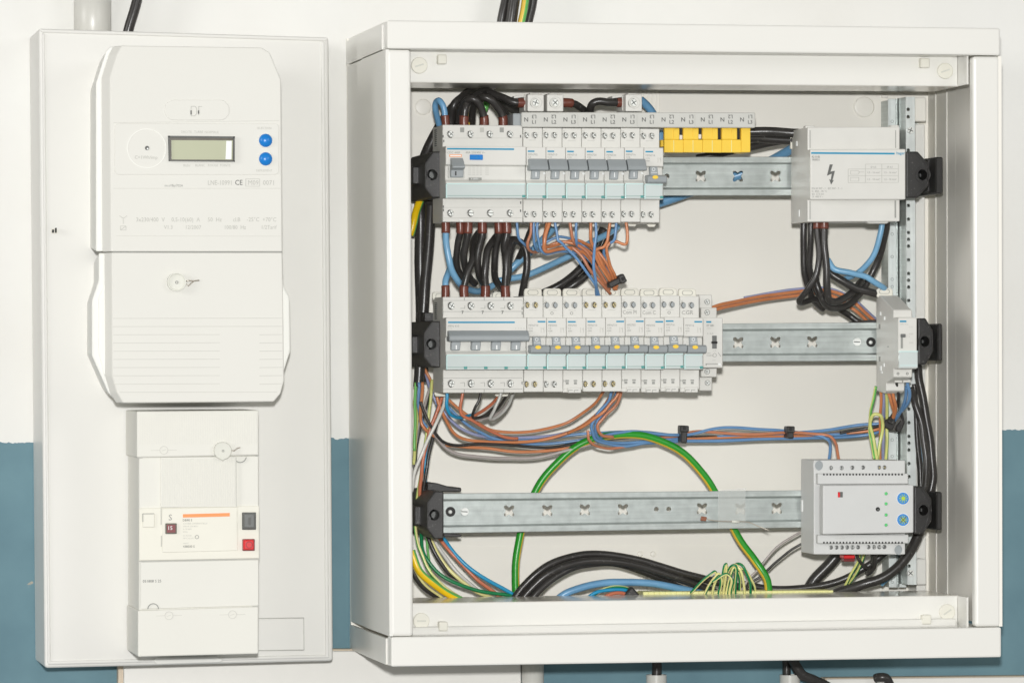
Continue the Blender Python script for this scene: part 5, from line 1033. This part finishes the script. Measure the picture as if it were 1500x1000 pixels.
# the long harness below the lower row
for lb, c, r, p in (
    ('orange wire sagging widest across below the lower row of breakers', 'orange', 2.3, '655,584,96 672,598,96 690,612,96 708,624,94 725,631,92 750,633,90 790,630,88 825,621,88 852,606,92 872,590,100 886,570,112'),
    ('blue-grey wire crossing steeply from under the bracket into the harness', 'lav', 2.4, '632,572,80 640,590,82 656,610,84 676,628,84 700,637,82 735,641,80 780,640,80 820,636,80 850,628,82'),
    ('blue wire curving from the left bundle beneath the four-pole breaker into the harness', 'wblue', 2.3, '650,590,88 665,604,88 685,622,88 706,634,86 725,642,84 755,645,82 800,642,82 830,638,84 862,634,88 884,634,90 910,632,90 945,633,88 985,637,86'),
    ('orange wire bending from the left bundle along the middle of the harness', 'orange', 2.5, '640,580,100 645,598,100 654,616,98 664,633,96 680,643,92 705,646,90 745,648,90 785,645,90 820,638,92 848,626,94 868,612,96 884,596,102 898,572,112'),
    ('blue wire next below the middle orange one in the harness', 'wblue', 2.4, '700,634,78 722,644,78 755,648,78 800,650,80 840,646,84 870,640,88 900,635,88 940,636,86 990,641,84'),
    ('long black wire dipping through the harness from left edge to the right tie', 'black', 2.3, '616,588,104 622,606,104 632,625,104 642,640,102 654,649,98 675,652,94 705,650,92 740,651,92 780,655,92 815,654,92 850,648,92 890,643,90 940,640,84 1000,640,80 1080,639,78 1180,638,78 1250,634,82 1300,620,90'),
    ('orange wire running just under the long black one', 'orange', 2.5, '652,652,86 680,654,86 710,656,86 750,661,88 800,660,90 840,655,92 868,645,94 895,638,92 950,640,86 1005,643,82 1060,640,80 1130,639,80 1200,637,80 1262,632,82 1302,618,90'),
    ('mauve-grey wire sagging lowest of the harness at the left', 'mauve', 2.5, '620,596,98 628,620,98 640,642,97 655,657,95 676,666,92 705,669,90 740,671,90 775,671,90 810,665,92 845,656,94 880,646,92'),
    ('blue wire curving down from the brass-screwed breakers into the harness', 'wblue', 2.5, '897,568,120 893,584,118 884,596,116 874,608,114 867,622,112 868,634,110 874,644,106 890,650,100 915,653,94 950,648,88 1000,643,84'),
    ('blue wire close beside the first on its way down from the brass-screwed breakers', 'wblue', 2.5, '905,570,116 899,586,114 888,600,112 878,612,110 872,626,108 874,638,104 886,646,98 912,649,92 955,645,88 1005,642,84'),
    ('orange wire coming down outermost from the brass-screwed breakers', 'brown', 2.5, '912,568,120 907,584,118 898,598,116 886,609,114 877,620,113 876,630,112 884,638,108 898,640,102'),
    ('orange wire coming down between the blue ones from the brass-screwed breakers', 'orange', 2.5, '908,568,122 902,582,121 892,594,120 880,606,118 866,616,114 850,626,108 832,634,100'),
    ('short orange wire hooking under the blue bend in the harness', 'brown', 2.2, '861,630,116 861.5,638,116 864,646,114 872,652,110 884,656,104 900,656,98 930,652,90'),
    ('blue wire arching over the orange in the right half of the harness', 'wblue', 2.4, '880,640,104 900,634,100 925,632,96 955,634,92 985,637,90 1010,636,88 1045,628,86 1080,626,84 1120,629,84 1160,632,84 1190,636,86 1208,641,90 1216,648,96 1216,660,106 1212,684,118'),
    ('orange wire branching from the harness down into the lighting control module', 'brown', 2.4, '960,642,86 990,638,86 1020,632,86 1060,634,86 1110,636,86 1160,633,86 1200,636,88 1218,640,92 1224,650,98 1227,662,106 1230,684,118'),
    ('blue wire along the bottom of the right half of the harness', 'wblue', 2.6, '930,650,86 970,647,86 1010,646,84 1060,645,82 1120,643,80 1180,641,80 1240,640,82 1280,634,88 1303,622,98 1317,606,114 1325,588,130 1328,566,142'),
    ('blue wire rising from the right tie to the last terminal of the far right breaker', 'wblue', 2.6, '1200,637,84 1250,634,86 1285,627,92 1305,616,104 1320,602,118 1331,588,134 1332,574,144 1329,560,148'),
    ('upper blue wire from the middle of the harness to the right tie', 'wblue', 2.5, '1050,640,80 1100,636,80 1150,635,80 1200,631,82 1240,625,84 1275,621,88 1300,620,92'),
    ('black wire rising from the right tie into the far right breaker', 'black', 2.4, '1230,634,88 1270,627,92 1296,620,100 1308,606,114 1315,590,130 1315.5,574,142 1313,558,148')):
    C(lb, c, r, p, kind='wire')
tie('black cable tie round the harness with its head up, right of the green arc', 1002.5, 637.5, .096, 9, 23, .04, 13)
tie('black cable tie round the harness further right, toward the control module', 1158.5, 634.5, .094, 9, 15, 0, 12)
tie('black cable tie at the right end of the harness beside the posts', 1303, 621, .108, 16, 15, .5, 10)
g = G(); g.poly([(1312, 624), (1321, 614), (1318, 604), (1322, 602), (1326, 618), (1319, 634), (1312, 632)], .098, .07, .001)
obj('tie_anchor', g, 'black', None, 'dark plastic tie anchor stuck behind the right end of the harness', 'anchor')
# green-yellow and orange wires above the control module
for lb, c, r, p, kw in (
    ('green-yellow wire leaning out leftmost below the far right breaker', 'lgreen', 2.4, '1283,566,130 1279,586,124 1275,606,116 1274,625,108 1276,645,106 1281,672,112', dict(col2='lime', stripe=(1, 2, 3))),
    ('yellow-green wire bent in a hairpin loop above the harness end', 'lime', 2.6, '1286,682,116 1283,660,112 1279,640,110 1275,622,112 1277,610,116 1284,606.5,118 1291,610,118 1293,622,114 1291,640,112 1287,660,112 1284,684,114', dict(col2='lgreen', stripe=(1, 2))),
    ('yellow-green wire standing straight down to the control module, rightmost of them', 'lime', 2.5, '1298.5,560,124 1299,590,116 1299.5,620,108 1299,650,108 1297,684,112', dict(col2='lgreen', stripe=(8, 9, 10))),
    ('orange wire hanging straight beside the hairpin of yellow-green wire', 'orange', 2.3, '1290,562,120 1290.5,590,112 1289.5,615,104 1289,650,102 1290,684,108', {}),
    ('orange wire bowing from the far right breaker into the tie', 'orange', 2.6, '1298,566,136 1303,580,134 1308,596,126 1309,608,116 1304,619,106 1288,628,94 1240,634,86', {}),
    ('second orange wire bowing beside the first into the right tie', 'orange', 2.5, '1305,566,138 1309.5,582,136 1312,598,126 1309,612,112 1300,621,102', {}),
    ('lavender wire hanging between the orange and yellow-green ones at right', 'lav', 2.1, '1294.5,562,116 1295,590,108 1294.5,620,98 1294,650,98 1294,684,104', {})):
    C(lb, c, r, p, kind='wire', **kw)
# right-hand trunk of black cables
C('outer thick black cable running down the right side past the middle bracket', 'black', 6.3, '1344,534,90 1346,552,92 1351,580,94 1357,612,96 1362,645,97 1366,680,98 1366,705,98 1361,728,97 1352,748,92')
C('inner thick black cable crossing toward the right side below the far right breaker', 'black', 5.6, '1334,568,104 1338,584,102 1343,598,102 1350,622,104 1354,650,106 1357,680,108 1356,705,110 1350,728,112')
C('black cable nearest the dotted post, hanging straight to the lowest right bracket', 'black', 4.6, '1339,562,84 1341,590,84 1342,620,84 1345,660,84 1348,690,84 1349,720,84')
C('blue cable seen between the black ones at right above the lowest bracket', 'lblue', 4, '1346,612,80 1350,640,80 1352,668,80 1352,696,80 1348,726,78 1340,770,74 1332,800,74 1314,832,74 1290,856,72')
C('thick black cable sweeping from the lowest right bracket down to the bottom lip', 'black', 7.6, '1352,742,96 1349,768,98 1342,790,100 1330,812,102 1312,833,102 1288,848,100 1262,856,96 1232,866,88 1205,878,78')
C('long black cable rising gently from the bottom lip up behind the control module', 'black', 5.6, '1090,855,64 1120,861,66 1160,862,70 1200,858,74 1235,848,78 1262,834,82 1285,818,86 1304,802,90')
C('thick black cable dropping steeply behind the left half of the control module', 'black', 9, '1240,796,70 1222,818,68 1203,838,66 1188,856,64 1176,880,60')
C('short black wire hooking down below the control module', 'black', 2.6, '1254,806,118 1258,820,116 1266,828,112 1274,832,104 1278,822,100 1276,808,96', kind='wire')
C('dark grey stub of cable under the right terminals of the control module', 'black', 4, '1280,806,112 1281,818,110 1280,830,104 1270,840,96')
for lb, p in (('green-yellow wire slanting left from under the control module', '1262,806,110 1256,824,104 1246,842,96 1238,858,88 1230,876,82'), ('second green-yellow wire slanting beside the first under the control module', '1268,808,108 1260,828,102 1250,846,92 1236,862,84 1220,878,78')):
    C(lb, 'lime', 2.4, p, kind='earth_wire', col2='dgreen', stripe=(9, 10, 11))
# the big earth arc
C('thick green and yellow earth cable forming the large arc behind the lowest rail', 'green', 6, '756,884,84 755,850,84 757,812,84 763,780,84 775,740,86 790,710,88 812,682,90 840,657,92 872,642,94 908,636.5,95 945,639,95 978,650,94 1008,670,92 1032,697,90 1052,730,88 1068,762,86 1086,794,86 1104,818,86 1118,838,88 1125,856,88 1127,884,86', kind='earth_cable', col2='gold', stripe=(1, 2, 3, 4), phase=0)
# bottom left sweep
for lb, c, r, p, kw in (
    ('bright blue wire sweeping from the lowest left bracket to the bottom lip', 'cyan', 2.9, '640,770,80 650,788,84 664,808,88 686,830,92 712,848,94 745,866,92 770,882,86', {}),
    ('orange-brown wire sweeping parallel below the bright blue one', 'rorange', 2.9, '634,770,80 645,790,84 662,810,88 682,832,90 704,852,92 730,872,90 745,884,84', {}),
    ('white-grey wire sweeping below the orange-brown one at bottom left', 'grey', 2.9, '630,780,78 644,804,82 660,826,86 680,848,88 700,864,86 725,882,80', {}),
    ('yellow wire of the bottom left sweep, just inside the white-grey one', 'pyel', 2.8, '628,784,82 640,808,86 656,832,90 678,852,92 700,867,90 735,880,84', {}),
    ('black wire bowing down at bottom left inside the lowest bracket', 'black', 2.9, '622,770,84 630,795,88 642,818,90 656,838,90 672,848,86', {}),
    ('dark green wire sweeping in the longest curve at bottom left', 'dgreen', 2.7, '617,780,90 618,800,94 626,820,98 642,838,100 668,854,102 700,864,100 735,870,94 768,874,88', dict(col2='dgreen')),
    ('pale yellow wire hugging the left edge then curving along the bottom', 'pyel', 2.4, '608,770,94 613,798,98 622,822,100 634,842,102 650,858,102 672,873,98 690,884,92', dict(col2='lgreen', stripe=(1, 2, 3))),
    ('thin light green wire dropping behind the dark green one at bottom left', 'lgreen', 1.9, '624,770,76 626,796,76 628,818,76 632,840,76 638,860,74', {})):
    C(lb, c, r, p, kind='wire', **kw)
C('thick yellow and green earth cable entering at the lower left corner', 'yel', 5.6, '603,806,108 610,828,110 622,844,110 642,860,108 668,875,102 690,886,94', kind='earth_cable', col2='lgreen', stripe=(8, 9, 10, 7), phase=.2)
C('black cable curving tightly along the lower left corner', 'black', 4.6, '603,830,98 610,846,98 624,862,96 642,874,92 662,884,86')
C('pale cream wire squeezed between black and yellow cables at the lower left corner', 'pyel', 2, '606,830,100 616,848,101 632,864,100 650,876,96', kind='wire')
C('thick yellow and green earth cable behind the upper left bracket', 'yel', 6, '619,284,62 613,300,66 607,322,70 601,345,70', kind='earth_cable', col2='lgreen', stripe=(8, 9, 10), phase=0)
C('heavy black cable down the left edge with a cut end above the wire bundle', 'black', 8, '631,300,76 630,330,78 626,380,80 622,430,82 618,480,82 615,530,84 613,566,84')
# left bundle between the rows
for lb, c, r, p, kw in (
    ('green wire leaving the cut black cable at the left edge', 'lgreen', 2.3, '609,560,86 608,590,88 608,620,90 607,660,92', dict(col2='lime', stripe=(2, 3))),
    ('pale yellow wire hanging by the left post below the black cable', 'lime', 2.6, '607,586,84 610,610,84 609,640,84 606,680,82', {}),
    ('blue wire leaving the cut black cable and bending right', 'wblue', 2.3, '614,560,88 613,585,90 614,602,92 619,616,94 626,626,94', {}),
    ('orange wire leaving the cut black cable and bending right below it', 'orange', 2.5, '619,560,90 617.5,588,94 615.5,606,97 618,620,99 626,632,99 640,640,96', {}),
    ('white wire slanting down left from under the four-pole breaker', 'white', 2.6, '652,574,104 650,594,106 640,616,108 628,642,108 616,668,108 607,694,106 603,720,104', {}),
    ('orange-brown wire slanting beside the white one under the four-pole breaker', 'rorange', 2.7, '650,568,98 645,590,100 637,610,100 630,630,100 624,652,100 619,680,100 616,706,98 615,726,96', {}),
    ('black wire running down beside the white slant to the lowest left bracket', 'black', 2.6, '650,590,92 642,612,94 634,640,96 628,668,98 623,698,98 620,726,96', {}),
    ('green-yellow wire hanging straight at the left of the four-pole breaker', 'lime', 2.4, '633,556,88 631,580,90 628,610,90 624,640,90 619,680,92 613,715,92 611,735,90', dict(col2='lgreen', stripe=(2, 3, 4))),
    ('bright blue wire behind the white slant at the left of the harness', 'cyan', 2.3, '645,582,84 640,600,84 632,626,84 624,660,86 623,700,88 624,728,86', {}),
    ('thin grey wire crossing behind the left bundle below the middle bracket', 'mauve', 2.2, '632,560,76 626,580,78 620,600,80 612,630,82 606,670,82', {}),
    ('black wire crossing leftward through the left bundle', 'black', 2.2, '634,562,72 628,585,76 619,612,80 611,650,82 607,690,82', {}),
    ('blue wire dropping beside the middle left bracket', 'lav', 2.4, '622,540,72 626,556,74 632,574,78 640,592,82', {}),
    ('orange wire peeking out under the middle left bracket', 'orange', 2.4, '621,536,78 626,548,80 632,560,80 640,574,78', {})):
    C(lb, c, r, p, kind='wire', **kw)
# bottom: trunk of black cables, blue, colours
for lb, p, r in (('upper black cable of the thick trunk arching along the bottom', '748,884,92 764,862,94 786,840,96 815,822,96 850,813,94 890,812,92 930,819,88 970,830,84 1010,842,80 1050,852,76 1100,862,70', 6),
    ('middle black cable of the thick trunk arching along the bottom', '758,886,98 776,864,100 798,844,102 826,829,102 860,822,100 900,822,96 940,830,90 980,842,84 1020,856,78 1050,868,72', 6),
    ('lower black cable of the thick trunk arching along the bottom', '770,888,104 788,866,104 808,848,102 832,834,98 860,826,92 895,824,86 930,832,80 970,848,74 1000,862,70', 5.4)):
    C(lb, 'black', r, p)
C('wide light blue cable arching low behind the bottom lip', 'blue', 5.6, '812,882,92 830,868,94 855,859,95 890,853,95 925,852,92 960,855,88 1000,862,82 1040,872,76')
for lb, c, p, kw in (('bright blue wire of the small colourful strand at the bottom lip', 'cyan', '852,882,100 872,868,101 895,863,100 915,864,96 930,870,90', {}), ('green-yellow wire on top of the small colourful strand at the bottom lip', 'pyel', '862,876,96 880,864,97 900,859.5,96 918,861,92 932,868,86', dict(col2='dgreen', stripe=(0, 1, 2, 11))), ('orange wire lowest in the small colourful strand at the bottom lip', 'rorange', '870,884,104 890,871,104 908,868,100 922,871,94', {})):
    C(lb, c, 2.7, p, kind='wire', **kw)
g = G(); g.poly([(913, 871), (926, 858), (939, 873), (939, 882), (913, 882)], .1, .085, .0015); obj('cable_end_cap', g, 'black', None, 'black pointed cable sleeve at the left end of the yellow terminal strip', 'sleeve')
C('white-grey wire coming up from the terminal strip to the lighting control module', 'mauve', 1.9, '1082,872,78 1094,851,80 1108,836,82 1128,812,86 1150,792,90 1178,776,96', kind='wire')
C('black wire running beside the white-grey one up to the control module', 'black', 1.9, '1090,870,82 1099,854,84 1116,842,86 1138,822,90 1157,806,94 1182,793,98', kind='wire')
# yellow earth terminal strip and its hooped wires
ts = thing('earth_terminal_strip', 'long pale yellow earth terminal strip lying behind the bottom lip', 'terminal strip', P(1080, 884, .09), None)
for i in range(34):
    x = 942+i*8.2
    g = G(); g.box(x+.04, 866.3-.0085*(x-942), x+8.16, 884, .098, .075, .0004); obj('terminal_block', g, 'lyellow', ts)
    g = G(); g.cyl(x+4.1, 874, 2, .0985, .097, 8); obj('terminal_screw', g, 'brass', ts)
hoops = (('first and lowest green-yellow hoop, leaning left over the terminal strip', '1012,868,104 1026,853,112 1040,841,116 1047,837,116 1050,843,114 1046,858,108 1043,874,100'),
    ('second green-yellow hoop over the terminal strip, dark green side facing', '1032,870,104 1042,852,112 1052,840,116 1056,848,114 1054,866,106 1053,878,100'),
    ('narrow upright hoop standing tallest at the left of the terminal strip hoops', '1052,874,104 1057,850,112 1061,830,118 1063.5,826,118 1064,834,116 1061,858,108 1059,878,100'),
    ('hoop just right of the tallest one on the terminal strip', '1063,876,104 1068,850,110 1074,832,114 1078,838,112 1073,858,106 1070,880,100'),
    ('wide hoop arching from the middle of the terminal strip wires', '1062,846,108 1070,830,114 1077,828,116 1079,840,114 1077,862,106 1075,880,100'),
    ('hoop falling to the right over the terminal strip with cream side facing', '1066,832,106 1076,827,112 1083,832,116 1088,846,114 1090,862,108 1090,880,100'),
    ('outermost right hoop over the terminal strip', '1070,834,104 1079,825.5,110 1088,829,115 1095,842,114 1099,858,108 1100,880,100'))
hoops += (('loose green-yellow strand leaning right behind the terminal strip hoops', '1058,856,88 1064,840,94 1072,831,98 1080,836,96 1084,852,90 1083,876,84'),
    ('low crossing green-yellow strand in front of the tallest terminal strip hoop', '1044,852,118 1056,843,121 1066,841,121 1072,850,118 1069,866,110 1067,880,102'),
    ('slack green-yellow strand drooping at the far right of the terminal strip hoops', '1076,838,100 1086,833,104 1094,838,106 1103,853,100 1106,868,92 1106,880,86'))
for i, (lb, p) in enumerate(hoops):
    C(lb, 'pyel', 2.15, p, kind='earth_wire', group=None, col2='dgreen', stripe=((0, 1, 2, 3) if i % 2 else (9, 10, 11, 8)))
# cables on the wall above and below
C('black cable slanting up out of the top of the meter board', 'black', 7.6, '180,80,24 189,42,26 199,6,26 214,-50,24')
for lb, p, r, c, kw in (('left black cable of the bundle entering the cabinet from above', '726,80,26 734,34,28 740,4,28 746,-40,26', 7, 'black', {}), ('thicker middle black cable of the bundle entering the cabinet from above', '740,80,34 748,34,36 753,4,36 758,-40,34', 8.5, 'black', {}),
    ('yellow and green earth cable entering the cabinet from above', '755,80,34 763.5,34,36 769,4,36 775,-40,34', 5.6, 'lgreen', dict(col2='gold', stripe=(8, 9, 10, 11))), ('right black cable of the bundle, behind the earth cable above the cabinet', '764,80,22 774,34,22 780,4,22 787,-40,22', 6.5, 'black', {})):
    C(lb, c, r, p, kind='earth_cable' if c != 'black' else 'cable', **kw)
C('black cable end standing in the middle conduit under the cabinet', 'black', 7.5, '961,950,28 962,975,30 961.5,996,30 961.5,1030,30')
C('black cable standing upright in the right conduit under the cabinet', 'black', 6.5, '1151,950,28 1152,975,30 1153,996,30 1153,1030,30')
C('thick black cable bending out to the right below the cabinet', 'black', 8, '1158,955,34 1164,972,36 1176,988,36 1192,996,34 1214,1006,30 1240,1030,26')
C('dark curled cable end resting against the trunking at bottom right', 'black', 7, '1282,993,26 1292,991,30 1300,995,30 1306,1010,28 1310,1040,26')
# clear tape with a small component on the lowest rail
tp = thing('clear_tape', 'strip of clear tape stuck across the lowest zinc rail', 'tape', P(1072, 773, RL))
g = G(); g.poly([(1052, 718), (1092, 715.3), (1092, 770), (1052, 773.5)], RL+.0012, RL+.0008); obj('film', g, 'tape', tp)
cp = thing('loose_component', 'small brown component with bare wire leads taped to the lowest rail', 'component', P(1032, 762, RL))
g = G(); g.poly([(1028, 755.5), (1036, 757), (1034.5, 763), (1026.5, 762)], RL+.004, RL+.0004, .0005); obj('body', g, 'compbrown', cp)
g = G(); g.tube(spline([P(1036, 760, RL+.002), P(1050, 762.5, RL+.003), P(1075, 763.5, RL+.003), P(1095, 764, RL+.003), P(1110, 770, RL+.004), P(1127, 776.5, RL+.006)], 5), .0005, 6); obj('lead', g, 'wirem', cp)
g = G(); g.tube([P(1072, 763.4, RL+.003), P(1083, 763.8, RL+.003)], .0012, 8); obj('bead', g, 'seal', cp)
